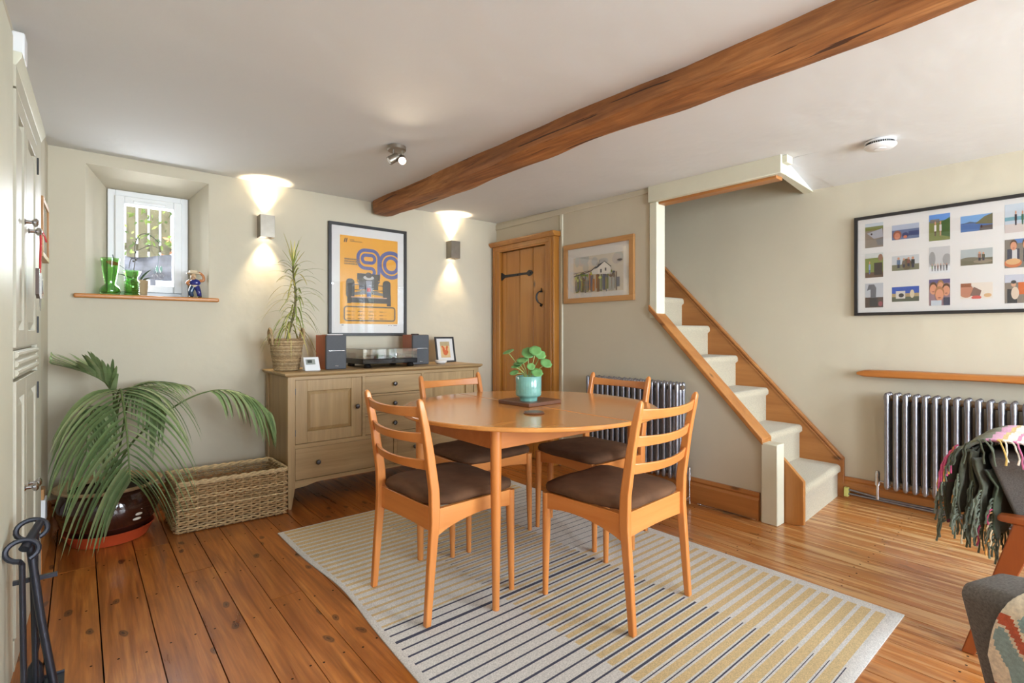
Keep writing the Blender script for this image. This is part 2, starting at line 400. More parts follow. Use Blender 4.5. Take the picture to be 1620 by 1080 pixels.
def make_floor():
    g = G(); g.mi = 1; g.box((-0.4, YF - 0.2, -0.06), (4.2, 4.0, -0.024)); g.mi = 0
    xs = [-0.40, -0.24, -0.09, 0.06, 0.213, 0.36, 0.483, 0.603, 0.725]
    while xs[-1] < 4.1: xs.append(xs[-1] + random.choice([0.118, 0.124, 0.13]))
    joints = {5: [2.75], 7: [2.25], 3: [0.9], 2: [3.12], 4: [3.2]}
    rr = random.Random(3)
    nails = []
    for i in range(len(xs) - 1):
        ys = [YF - 0.2] + joints.get(i, [] if rr.random() < 0.4 else [rr.uniform(-1, 3.4)]) + [4.0]
        for y0, y1 in zip(ys, ys[1:]):
            g.col = (rr.random(), rr.random(), rr.random() ** 1.5, 1)
            gp = rr.choice([0.0012, 0.0015, 0.0022])
            g.box((xs[i] + gp, y0 + 0.0015, -0.024), (xs[i + 1] - gp, y1 - 0.0015, 0.0))
        for y in [k * 0.46 - 2.0 + 0.03 for k in range(13)]:
            for t in (0.22, 0.78):
                nails.append((lerp(xs[i], xs[i + 1], t) + rr.uniform(-.008, .008), y + rr.uniform(-.02, .02)))
    g.mi = 1
    for x, y in nails: g.poly([(x + 0.0042 * cos(q * pi / 4), y + 0.0042 * sin(q * pi / 4), 0.0005) for q in range(8)])
    return struct(g.build('floor', ['floor', 'gap'], bevel=0.0, smooth=False))
make_floor()

def make_ceiling():
    g = G()
    def patch(x0, y0, x1, y1):
        nx = max(1, int((x1 - x0) / 0.3)); ny = max(1, int((y1 - y0) / 0.3))
        g.grid(lambda u, v: (lerp(x0, x1, u), lerp(y0, y1, v), zc(lerp(x0, x1, u), lerp(y0, y1, v))), nx, ny)
        g.grid(lambda u, v: (lerp(x0, x1, u), lerp(y0, y1, v), 2.35), 1, 1)
    patch(-0.4, YF - 0.2, 3.12, 4.15); patch(3.12, YF - 0.2, 4.1, 1.25)
    return struct(g.build('ceiling', 'ceil', recalc=False))
make_ceiling()

g = G(); g.box((XL - 0.25, YF - 0.35, 0), (XL, YB + 0.3, 2.6)); struct(g.build('wall_left', 'wall'))
g = G(); g.box((XR, -.75, 0), (XR + 0.2, YB + 0.3, 4.4)); g.box((XR, YF - 0.2, 0), (XR + 0.2, -1.9, 4.4)); g.box((XR, -1.9, 2.05), (XR + 0.2, -.75, 4.4)); struct(g.build('wall_right', 'wall'))
# back wall with the splayed window recess
g = G()
ox0, ox1, oz0, oz1 = 0.026, 0.648, 1.325, 2.077; ix0, ix1, iz0, iz1 = 0.135, 0.565, 1.34, 2.005; YI = YB + 0.28
g.box((XL, YB, 0), (ox0, YB + 0.3, 2.6)); g.box((ox1, YB, 0), (XR, YB + 0.3, 2.6)); g.box((XP, YB, 2.6), (XR, YB + 0.3, 4.4))
g.box((ox0, YB, 0), (ox1, YB + 0.3, oz0)); g.box((ox0, YB, oz1), (ox1, YB + 0.3, 2.6))
g.hexa([(ox0, YB, oz0), (ox0 + .001, YB, oz0), (ix0, YI, iz0), (ox0, YI, iz0), (ox0, YB, oz1), (ox0 + .001, YB, oz1), (ix0, YI, oz1), (ox0, YI, oz1)])
g.hexa([(ox1 - .001, YB, oz0), (ox1, YB, oz0), (ox1, YI, iz0), (ix1, YI, iz0), (ox1 - .001, YB, oz1), (ox1, YB, oz1), (ox1, YI, oz1), (ix1, YI, oz1)])
g.hexa([(ox0, YB, oz1 - .001), (ox1, YB, oz1 - .001), (ox1, YI, iz1), (ox0, YI, iz1), (ox0, YB, oz1), (ox1, YB, oz1), (ox1, YI, oz1), (ox0, YI, oz1)])
struct(g.build('wall_back', 'wall', smooth=False))
# partition under and beside the stairs
g = G()
T = 0.07
g.prism([(XP, 1.335, 0), (XP, YB, 0), (XP, YB, 2.6), (XP, 2.10, 2.6), (XP, 2.10, 1.235), (XP, 1.335, 0.435)], (T, 0, 0))
g.box((XP, 1.25, 2.03), (XP + T, 2.10, 4.4)); g.box((XP, 2.10, 2.6), (XP + T, YB, 4.4))
g.box((XP, 1.18, 2.36), (XR, 1.25, 4.4))
struct(g.build('wall_partition', 'wall', smooth=False))
g = G(); g.box((XP, 1.1, 4.4), (XR + .2, YB + .3, 4.5)); struct(g.build('ceiling_stairwell', 'ceil'))
# front wall behind the camera: window and glazed doors
g = G(); y0, y1 = YF - 0.2, YF
g.box((XL - .2, y0, 0), (0.25, y1, 2.6)); g.box((0.25, y0, 0), (1.65, y1, 0.55)); g.box((0.25, y0, 2.05), (1.65, y1, 2.6))
g.box((1.65, y0, 0), (2.1, y1, 2.6)); g.box((2.1, y0, 2.08), (3.8, y1, 2.6)); g.box((3.8, y0, 0), (XR + .2, y1, 2.6))
struct(g.build('wall_front', 'wall', smooth=False))
def glazing(name, x0, x1, z0, z1, n, y=YF - 0.1):
    fr = G(); w_ = 0.06
    fr.box((x0, y - .03, z0), (x0 + w_, y + .03, z1)); fr.box((x1 - w_, y - .03, z0), (x1, y + .03, z1))
    fr.box((x0 + w_, y - .03, z0), (x1 - w_, y + .03, z0 + w_)); fr.box((x0 + w_, y - .03, z1 - w_), (x1 - w_, y + .03, z1))
    for i in range(1, n):
        xx = lerp(x0, x1, i / n); fr.box((xx - .035, y - .03, z0 + w_), (xx + .035, y + .03, z1 - w_))
    o = struct(fr.build(name, 'white', bevel=.004))
    p = G(); p.box((x0 + w_, y - .003, z0 + w_), (x1 - w_, y + .003, z1 - w_)); p.build('pane', 'glass', o)
glazing('window_2', 0.25, 1.65, 0.55, 2.05, 2); glazing('door_2', 2.1, 3.8, 0.0, 2.08, 2)

fr = G(); xx = XR + .08
for a_, b_ in (((xx, -1.9, 0), (xx + .06, -1.84, 2.05)), ((xx, -.81, 0), (xx + .06, -.75, 2.05)), ((xx, -1.84, 0), (xx + .06, -.81, .10)), ((xx, -1.84, 1.99), (xx + .06, -.81, 2.05)), ((xx, -1.36, .10), (xx + .06, -1.29, 1.99))): fr.box(a_, b_)
d3 = struct(fr.build('door_3', 'white', bevel=.004)); p = G(); p.box((xx + .027, -1.84, .10), (xx + .033, -.81, 1.99)); p.build('pane', 'glass', d3)
# window_1 in the recess
fy = YI
wn = G(); a, b, c_, d = ix0, ix1, iz0, iz1
def rectframe(g, x0, x1, z0, z1, w_, y0, y1, wl=None):
    g.box((x0, y0, z0), (x0 + w_, y1, z1)); g.box((x1 - w_, y0, z0), (x1, y1, z1))
    g.box((x0 + w_, y0, z0), (x1 - w_, y1, z0 + w_)); g.box((x0 + w_, y0, z1 - w_), (x1 - w_, y1, z1))
rectframe(wn, a, b, c_, d, 0.04, fy - 0.03, fy + 0.04)
win = struct(wn.build('window_1', 'white', bevel=.003))
sh = G(); rectframe(sh, a + .036, b - .036, c_ + .02, d - .036, 0.048, fy - 0.05, fy + 0.03); sh.build('sash', 'white', win, bevel=.005)
pn = G(); pn.box((a + .08, fy - .003, c_ + .06), (b - .08, fy + .003, d - .08)); pn.build('pane', 'glass', win)
g = G(); g.box((a + .13, fy - .058, d - .075), (b - .13, fy - .05, d - .06)); g.build('trickle_vent', 'white', win, bevel=.003)
g = G(); g.box((-0.025, YB - 0.035, 1.300), (0.702, YB, 1.325)); g.box((ox0, YB, 1.300), (ox1, YI - .03, 1.325))
struct(tag(g.build('trim_1', 'sillwood', bevel=.008, seg=3)))

# header and post of the stair opening, cornice strips
g = G(); g.box((3.012, 1.222, 2.0), (3.05, 2.105, 2.115)); g.box((3.05, 1.222, 2.0), (3.10, 1.262, 2.12)); g.box((3.03, 1.195, 2.055), (3.10, 1.222, 2.1))
struct(g.build('trim_2', 'trimpaint', bevel=.004))
g = G(); g.box((3.05, 1.262, 1.985), (3.13, 2.045, 2.03)); struct(g.build('trim_3', 'pine_y', bevel=.003))
g = G(); g.box((3.03, 2.045, 1.20), (3.13, 2.105, 2.0)); struct(g.build('trim_4', 'trimpaint', bevel=.005))
g = G(); g.hexa([(3.10, 1.235, 2.012), (XR, 1.385, 2.094), (XR, 1.44, 2.094), (3.10, 1.262, 2.012), (3.10, 1.235, 2.3), (XR, 1.385, 2.3), (XR, 1.44, 2.3), (3.10, 1.262, 2.3)]); g.prism([(3.125, 1.24, 2.0985), (XR, 1.24, 2.0985), (XR, 1.39, 2.0985)], (0, 0, .2)); struct(g.build('trim_5', 'ceil'))
g = G(); g.hexa([(3.10, 1.230, 2.003), (XR, 1.380, 2.086), (XR, 1.44, 2.086), (3.10, 1.262, 2.003), (3.10, 1.230, 2.012), (XR, 1.380, 2.094), (XR, 1.44, 2.094), (3.10, 1.262, 2.012)]); struct(g.build('trim_10', 'trimpaint'))
g = G(); g.box((3.038, 2.105, 2.075), (3.05, YB, 2.125)); struct(g.build('trim_6', 'wall', bevel=.004))
g = G(); g.box((3.04, 2.955, 1.95), (3.052, 2.985, 2.08)); g.box((3.04, 2.955, 0.17), (3.052, 2.975, 1.95)); struct(g.build('trim_7', 'trimpaint', bevel=.003))
# sloping cap on the partition
g = G(); A = Vector((3.015, 2.105, 1.255)); B = Vector((3.015, 1.325, 0.445)); up = Vector((0, -.037 * .7, .037)); n_ = Vector((0, 0, 0.04))
g.hexa([A, A + Vector((.12, 0, 0)), B + Vector((.12, 0, 0)), B, A + n_, A + n_ + Vector((.12, 0, 0)), B + n_ + Vector((.12, 0, 0)), B + n_])
struct(g.build('trim_8', 'pine_y', bevel=.005))

def skirt(name, pts, h, th, side, mat):   # moulded board: profile swept along straight run
    (xa, ya), (xb, yb) = pts; nx, ny = side
    prof = [(0, 0), (th, 0), (th, h - .045), (th * .55, h - .03), (th * .8, h - .018), (th * .5, h), (0, h)]
    g = G(); P = []
    for x, y in ((xa, ya), (xb, yb)):
        for o, z in prof: P.append((x + nx * o, y + ny * o, z))
    k = len(prof)
    g.add(P, [tuple(range(k)), tuple(range(k, 2 * k))[::-1]] + [(i, (i + 1) % k, k + (i + 1) % k, k + i) for i in range(k)])
    return struct(g.build(name, mat, ang=30))
skirt('baseboard_back', ((XL + .004, YB), (0.97, YB)), 0.165, 0.022, (0, -1), 'pine_x')
skirt('baseboard_back', ((2.5, YB), (XP, YB)), 0.165, 0.022, (0, -1), 'pine_x')
skirt('baseboard_left', ((XL, 3.162), (XL, YB - .02)), 0.165, 0.022, (1, 0), 'pine_y')
skirt('baseboard_left', ((XL, -2.2), (XL, 1.89)), 0.22, 0.022, (1, 0), 'pine_y')
skirt('baseboard_partition', ((XP, 1.352), (XP, 2.955)), 0.163, 0.028, (-1, 0), 'pine_y')
skirt('baseboard_right', ((XR, -.75), (XR, 1.183)), 0.138, 0.022, (-1, 0), 'pine_y')

# ---------------------------------------------------------------- plank door
door = struct(thing('door_1', None, None))
g = G()
g.box((2.985, 3.0, 0), (3.05, 3.105, 1.90)); g.box((2.985, 3.715, 0), (3.05, 3.815, 1.90)); g.box((2.985, 3.105, 1.845), (3.05, 3.715, 1.90))
g.box((2.978, 3.025, 0), (2.985, 3.055, 1.885)); g.box((2.978, 3.765, 0), (2.985, 3.795, 1.885)); g.box((2.978, 3.055, 1.858), (2.985, 3.765, 1.885))
g.build('door_frame', 'doorpine', door, bevel=.006, seg=3)
g = G(); g.prism([(3.05, 0, 1.90), (2.975, 0, 1.90), (2.955, 0, 1.925), (2.955, 0, 1.94), (3.05, 0, 1.94)], (0, 0.86, 0))
for i in range(len(g.v)): g.v[i] = g.v[i] + Vector((0, 2.98, 0))
g.build('cornice', 'doorpine', door, bevel=.002)
leaf = None
ys = [3.108, 3.281, 3.457, 3.639, 3.712]
g = G()
for a_, b_ in zip(ys, ys[1:]): g.box((3.012, a_ + .0018, 0.01), (3.05, b_ - .0018, 1.84))
leaf = g.build('door_leaf', 'doorpine', door, bevel=.003)
g = G(); X = 3.006
g.prism([(X, 3.725, 1.585), (X, 3.725, 1.655), (X, 3.70, 1.655), (X, 3.66, 1.632), (X, 3.36, 1.632), (X, 3.33, 1.650), (X, 3.30, 1.645), (X, 3.275, 1.622), (X, 3.30, 1.600), (X, 3.33, 1.595), (X, 3.36, 1.612), (X, 3.66, 1.608), (X, 3.70, 1.585)], (.006, 0, 0))
for y in (3.705, 3.6, 3.48, 3.31): g.ell((X - .002, y, 1.62), (.005, .007, .007), 8, 6)
g.build('strap_hinge', 'black', leaf, bevel=.0015)
g = G(); g.v = []
for z, s_ in ((1.455, 1), (1.345, -1)): g.prism([(3.006, 3.19, z - .012), (3.006, 3.178, z + s_ * .0), (3.006, 3.175, z + s_ * .026), (3.006, 3.165, z), (3.006, 3.16, z - .012)][::1], (.006, 0, 0))
g.tube(spline([(3.006, 3.175, 1.455), (2.975, 3.178, 1.44), (2.962, 3.185, 1.40), (2.975, 3.178, 1.36), (3.006, 3.175, 1.345)], 5), [.005] * 6 + [.008] * 9 + [.005] * 6, 8)
g.build('handle', 'black', leaf)

# ---------------------------------------------------------------- beam
def beam_material():
    m, n, b, o = newmat('beam_wood'); mp = texco(n, (1, .10, 1)); mq = texco(n, (1, .05, 1)); mb = texco(n)
    f = noise(n, mp.outputs[0], 9, 6, .65, 1.5); g = noise(n, mq.outputs[0], 60, 4, .65); big = noise(n, mb.outputs[0], 2.2, 4, .6)
    c = ramp(n, f, [(.30, S(112, 68, 34)), (.5, S(166, 108, 58)), (.7, S(202, 144, 88))])
    c = mixc(n, ramp(n, big, [(.48, (0, 0, 0, 1)), (.66, (.6, .6, .6, 1))]), c, S(126, 84, 52))
    c = mixc(n, ramp(n, g, [(.45, (0, 0, 0, 1)), (.72, (.55, .55, .55, 1))]), c, S(96, 52, 24))
    cr = ramp(n, noise(n, texco(n, (1, .035, 1)).outputs[0], 46, 2, .5, .6), [(.675, (0, 0, 0, 1)), (.70, (.9, .9, .9, 1))])
    c = mixc(n, cr, c, S(58, 30, 16))
    kv = n.nodes.new('ShaderNodeTexVoronoi'); kv.inputs['Scale'].default_value = 2.2; n.links.new(texco(n, (1.5, .9, 1.5)).outputs[0], kv.inputs['Vector'])
    c = mixc(n, ramp(n, kv.outputs['Distance'], [(.03, (.9, .9, .9, 1)), (.10, (0, 0, 0, 1))]), c, S(74, 44, 30))
    n.links.new(c, b.inputs['Base Color']); b.inputs['Roughness'].default_value = .62
    bump(n, b, math_(n, 'ADD', math_(n, 'SUBTRACT', g, math_(n, 'MULTIPLY', cr, 2.0)), math_(n, 'MULTIPLY', f, 1.5)), .5, .006)
    return m
def make_beam():
    g = G(); ny = 90
    prof = [(1.762, 2.16), (1.758, 2.125), (1.755, 2.09), (1.753, 2.055), (1.760, 2.034), (1.785, 2.024), (1.83, 2.018), (1.875, 2.013), (1.892, 2.016), (1.903, 2.032), (1.905, 2.10), (1.90, 2.16)]
    n = len(prof)
    def f(u, v):
        y = lerp(YF, YB - .045, u); k = min(n - 1, int(round(v * (n - 1)))); x, z = prof[k]
        x += .010 * sin(y * 2.1 + 1) + .005 * sin(y * 6.3 + k) + .003 * sin(y * 17 + k * 1.7); z += .005 * sin(y * 3.4 + 2) + .004 * sin(y * 9 + k * .8)
        end = max(0, (u - .985) / .015)
        return (lerp(x, 1.83, end * .12), y, min(lerp(z, 2.1, end * .15), 2.16))
    g.grid(f, ny, n - 1)
    g.f.append([ny * n + j for j in range(n)]); g.m.append(0); g.c.append(g.col)
    return tag(g.build('ceiling_beam', beam_material(), ang=28), 'long rough-hewn timber beam crossing the ceiling', 'beam')
make_beam()

# ---------------------------------------------------------------- staircase
st = thing('staircase', 'carpeted staircase climbing behind the partition with pine side strings', 'staircase', (0, 0, 0))
nos = [(1.212, 0.215), (1.451, 0.450), (1.683, 0.692), (1.914, 0.924), (2.145, 1.156), (2.379, 1.391), (2.61, 1.625), (2.84, 1.86), (3.07, 2.09), (3.30, 2.325)]
for i, (y, z) in enumerate(nos):
    z0 = 0.0 if i == 0 else nos[i - 1][1]; yb = nos[i + 1][0] + .03 if i < 9 else YB
    xl = XP + T + .002 if i else 3.165
    pr = []
    for q in range(6):
        a_ = pi / 2 * q / 5; pr.append((y - .012 + .025 - .025 * sin(a_), z - .025 + .025 * cos(a_)))
    prof = [(yb, z)] + [(p, q) for p, q in pr] + [(y - .012, z - .045), (y + .006, z - .06), (y + .006, z0), (yb, z0)]
    g = G(); 
    if i == 0:
        def X0(yy): return xl
        g.prism([(xl, p, q) for p, q in prof], (XR - .03 - xl, 0, 0))
        g.box((XP + T + .002, 1.25, 0), (xl, yb, z))
        g.v = [Vector((v.x, v.y - .05 * (1 if v.y < 1.23 and v.x < 3.3 else 0) , v.z)) for v in g.v]
    else: g.prism([(xl, p, q) for p, q in prof], (XR - .03 - xl, 0, 0))
    g.build('step', 'carpet', st, ang=60)
g = G(); g.prism([(XR - .03, 1.183, 0), (XR - .03, 1.183, 0.262), (XR - .03, 2.617, 1.738), (XR - .03, 3.3, 2.44), (XR - .03, 3.4, 2.2), (XR - .03, 1.5, 0)], (.028, 0, 0))
ws = g.build('wall_string', 'pine_y', st, bevel=.003)
g = G()
for o, w_ in ((0, .010), (.02, .006)):
    d_ = Vector((0, .7, .7)); nn = Vector((0, .7, -.7)); A = Vector((XR - .03 - w_, 1.185, 0.262)) + nn * o; B = Vector((XR - .03 - w_, 3.3, 2.44)) + nn * o
    g.hexa([A, A + Vector((w_, 0, 0)), B + Vector((w_, 0, 0)), B, A + nn * .012, A + nn * .012 + Vector((w_, 0, 0)), B + nn * .012 + Vector((w_, 0, 0)), B + nn * .012])
g.build('string_moulding', 'pine_y', ws, bevel=.002)
g = G(); g.prism([(3.118, 1.262, 0), (3.118, 1.262, .38), (3.118, 1.143, .257), (3.118, 1.143, .012), (3.118, 1.20, .0)], (.028, 0, 0)); g.build('side_string', 'pine_z', st, bevel=.003)
g = G(); g.box((3.018, 1.243, 0), (3.11, 1.336, 0.462)); g.build('newel_post', 'trimpaint', st, bevel=.006)

# ================================================================ DINING SET
TAB = [(0, -.212), (.2, -.196), (.40, -.178), (.5, -.182), (.7, -.212), (.85, -.246)]
def make_chair():
    t = thing('dining_chair', '', 'chair', (0, 0, 0))
    for s_ in (1, -1):
        g = G(); rows = []
        wt = [(0, .024), (.3, .034), (.42, .040), (.6, .036), (.8, .027), (.85, .020)]
        zs = [0, .1, .2, .3, .38, .44, .5, .58, .66, .74, .80, .835, .848]
        for z in zs:
            x = ptab(TAB, z); hw = ptab(wt, z) / 2; hy = .0125 if z < .83 else (.011 if z < .845 else .006)
            hw = hw if z < .845 else hw * .5
            rows.append([(x - hw, s_ * .205 - hy, z), (x + hw, s_ * .205 - hy, z), (x + hw, s_ * .205 + hy, z), (x - hw, s_ * .205 + hy, z)])
        P = [p for r in rows for p in r]; F = [(0, 3, 2, 1), tuple(4 * (len(rows) - 1) + i for i in range(4))]
        for i in range(len(rows) - 1):
            for j in range(4): F.append((4 * i + j, 4 * i + (j + 1) % 4, 4 * i + 4 + (j + 1) % 4, 4 * i + 4 + j))
        g.add(P, F); g.build('rear_leg', 'beech_z', t, bevel=.005, seg=3, ang=60)
        g = G(); g.tube([(.208, s_ * .212, 0), (.205, s_ * .210, .2), (.203, s_ * .208, .36), (.203, s_ * .208, .425)], [.0115, .0155, .0185, .0185], 14)
        g.build('front_leg', 'beech_z', t)
        # side rail, arched underside
        g = G(); n = 10; P = []
        for i in range(n + 1):
            u = i / n; x = lerp(-.175, .195, u); zb = lerp(.325, .36, u) + .028 * sin(pi * min(1, u * 1.05)) ** 0.7; y = s_ * lerp(.205, .21, u)
            P += [(x, y - .010, zb), (x, y + .010, zb), (x, y + .010, .428), (x, y - .010, .428)]
        F = [(0, 3, 2, 1), tuple(4 * n + i for i in range(4))] + [(4 * i + j, 4 * i + (j + 1) % 4, 4 * i + 4 + (j + 1) % 4, 4 * i + 4 + j) for i in range(n) for j in range(4)]
        g.add(P, F); g.build('side_rail', 'beech_x', t, bevel=.002)
    for nm, x, z0 in (('rear_rail', -.172, .335), ('front_rail', .195, .365)):
        g = G(); n = 10; P = []
        for i in range(n + 1):
            y = lerp(-.195, .195, i / n); zb = z0 + (.018 * sin(pi * i / n) if x > 0 else .006 * sin(pi * i / n))
            P += [(x - .010, y, zb), (x + .010, y, zb), (x + .010, y, .428), (x - .010, y, .428)]
        F = [(0, 3, 2, 1), tuple(4 * n + i for i in range(4))] + [(4 * i + j, 4 * i + (j + 1) % 4, 4 * i + 4 + (j + 1) % 4, 4 * i + 4 + j) for i in range(n) for j in range(4)]
        g.add(P, F); g.build(nm, 'beech_y', t, bevel=.002)
    for z in (.792, .692, .590):
        g = G(); n = 14; P = []
        for i in range(n + 1):
            u = i / n; y = lerp(-.197, .197, u); bow = 4 * u * (1 - u)
            hh = .022 - .004 * bow; xz = ptab(TAB, z) - .034 * bow; tz = .006 if True else 0
            zz = z + .004 * (1 - bow)
            P += [(xz - tz + .004, y, zz - hh), (xz + tz + .004, y, zz - hh), (xz + tz - .006, y, zz + hh), (xz - tz - .006, y, zz + hh)]
        F = [(0, 3, 2, 1), tuple(4 * n + i for i in range(4))] + [(4 * i + j, 4 * i + (j + 1) % 4, 4 * i + 4 + (j + 1) % 4, 4 * i + 4 + j) for i in range(n) for j in range(4)]
        g.add(P, F); g.build('back_slat', 'beech_y', t, bevel=.004, seg=3, ang=60)
    # upholstered seat
    g = G(); N = 44; rings = [(0.93, .428), (1.0, .436), (1.015, .448), (.995, .460), (.93, .468), (.75, .474), (.45, .478), (.15, .480)]
    def rim(q, k):
        c, s2 = cos(q), sin(q); e = 7.5
        r = 1 / ((abs(c) ** e + abs(s2) ** e) ** (1 / e)); x = c * r; y = s2 * r
        yy = y * lerp(.205, .226, (x + 1) / 2) * k; xx = x * .208 * k + .022
        if x < -.7 and abs(y) > .75: yy *= .95
        return xx, yy
    P = []
    for k, z in rings:
        for j in range(N):
            x, y = rim(2 * pi * j / N, k); P.append((x, y, z + .002 * sin(x * 30 + 1) * sin(y * 22)))
    F = [tuple(range(N))[::-1], tuple(range((len(rings) - 1) * N, len(rings) * N))] + [(i * N + j, i * N + (j + 1) % N, (i + 1) * N + (j + 1) % N, (i + 1) * N + j) for i in range(len(rings) - 1) for j in range(N)]
    g.add(P, F); g.build('seat_pad', 'brown', t, ang=80)
    return t
c1 = make_chair()
specs = [(1.188, 1.868, 2.5, 'ladder-back dining chair with brown seat, back towards the palm, left front of the table'),
         (1.712, 1.350, 93.5, 'ladder-back dining chair with brown seat nearest the camera, on the right of the table front'),
         (1.684, 2.300, -87.8, 'dining chair with brown seat on the far side, in front of the oak sideboard'),
         (2.172, 1.890, 178.7, 'dining chair with brown seat on the far side, before the radiator by the partition')]
for i, (x, y, r, lab) in enumerate(specs):
    o = c1 if i == 0 else copytree(c1)
    o.location = (x, y, .010); o.rotation_euler = (0, 0, radians(r)); tag(o, lab, 'chair', 'dining chairs around the round table')

tb = thing('dining_table', 'round drop-leaf dining table in warm veneer on the striped rug', 'table', (1.69, 1.873, .010))
def disc_half(s_):
    g = G(); n = 48; R = .617; off = .0006 * s_
    A = [(-pi / 2 + pi * i / n) if s_ > 0 else (pi / 2 + pi * i / n) for i in range(n + 1)]
    pts = [(R * cos(a_) + off, R * sin(a_)) for a_ in A]
    g.prism([(x, y, .717) for x, y in pts], (0, 0, .018)); return g.build('tabletop_leaf', 'tabletop', tb, bevel=.005, seg=3)
disc_half(1); disc_half(-1)
for sx in (1, -1):
    for sy in (1, -1):
        g = G(); g.tube([(sx * .437, sy * .292, 0), (sx * .437, sy * .292, .35), (sx * .437, sy * .292, .60), (sx * .437, sy * .292, .716)], [.014, .0195, .0225, .0225], 18); g.build('leg', 'beech_z', tb)
g = G(); g.box((-.425, -.302, .63), (.425, -.28, .716)); g.build('apron', 'apron', tb, bevel=.003)
g = G(); g.box((-.425, .28, .63), (.425, .302, .716)); g.build('apron', 'apron', tb, bevel=.003)
for sx in (1, -1):
    g = G(); g.box((sx * .437 - .011, -.27, .63), (sx * .437 + .011, .27, .716)); g.build('apron', 'apron', tb, bevel=.003)
g = G(); g.box((-.012, -.335, .700), (.012, -.305, .716)); g.box((-.004, -.34, .694), (.02, -.325, .704)); g.build('catch', 'brass', tb, bevel=.002)
TZ = .745
g = G(); g.box((-.115, -.11, 0), (.115, .11, .019))
o = g.build('serving_board', 'darkwood', bevel=.003); o.location = (1.733, 1.912, TZ); o.rotation_euler = (0, 0, radians(3)); tag(o, 'square dark wooden board under the green plant pot on the table', 'board')
g = G(); g.lathe([(.02, 0), (.044, .001), (.046, .004), (.042, .008), (.02, .007)], 28); o = g.build('coaster', 'darkwood'); o.location = (1.527, 1.656, TZ); tag(o, 'small round dark wooden coaster on the bare tabletop', 'coaster')

# pilea in a teal pot
pp = thing('potted_plant', 'round-leaved green plant in a ribbed teal pot on the table', 'plant', (1.700, 1.885, TZ + .0195))
g = G(); g.lathe([(.034, 0), (.043, .0), (.044, .012), (.046, .018), (.060, .024), (.063, .032), (.064, .118), (.062, .121), (.058, .118), (.057, .095), (.02, .093)], 96, fn=lambda q, z: 1 + (.014 * sin(q * 30 + 2 * sin(z * 90)) if .03 < z < .117 else 0)); g.build('pot', 'teal', pp, ang=60)
g = G(); g.lathe([(.001, .097), (.057, .096)], 24, cap=False); g.build('soil', 'soil', pp)
R = Matrix.Rotation(radians(-40.2), 3, 'Z')
lv = [(-.098, .16, .235, .030, .2), (-.045, -.03, .182, .030, .15), (-.03, -.01, .196, .03, .3), (.0, .02, .232, .034, .9), (.035, .0, .243, .032, .75), (.06, .02, .222, .028, .9), (.085, -.02, .182, .030, .7), (.04, -.04, .138, .03, .6), (-.06, -.05, .168, .026, .2), (-.07, -.02, .135, .022, .4), (.01, -.05, .168, .02, .9)]
gs, gl = G(), G()
for (a_, b_, z, r, tilt) in lv:
    b_ = min(b_, .04); c = R @ Vector((a_, b_, 0)); c.z = z
    gs.col = S(150, 170, 100); gs.tube(bez([(c.x * .12, c.y * .12, .092), (c.x * .3, c.y * .3, .15), (c.x, c.y, z - .004)], 8), [.0022] * 9, 6)
    nrm = (R @ Vector((a_ * 3, -tilt * 1.0, .75))).normalized(); u_ = nrm.cross(Vector((0, 0, 1))).normalized(); v_ = nrm.cross(u_)
    k = random.uniform(.85, 1.15); gl.col = sc(S(106, 154, 88), k); pts = [c]; n = 18
    for rr_ in (.55, 1.0):
        for j in range(n):
            q = 2 * pi * j / n; rad = r * rr_ * (1 + (.05 * sin(q * 7) if rr_ == 1 else 0)) * (1.0 if abs(q - pi) > .3 else .86)
            pts.append(c + u_ * rad * cos(q) + v_ * rad * sin(q) + nrm * (.006 * rr_ ** 2))
    F = [(0, 1 + j, 1 + (j + 1) % n) for j in range(n)] + [(1 + j, 1 + n + j, 1 + n + (j + 1) % n, 1 + (j + 1) % n) for j in range(n)]
    gl.add(pts, F)
gs.build('stem', 'palm', pp); gl.build('leaf', 'palm', pp, solid=.0012)

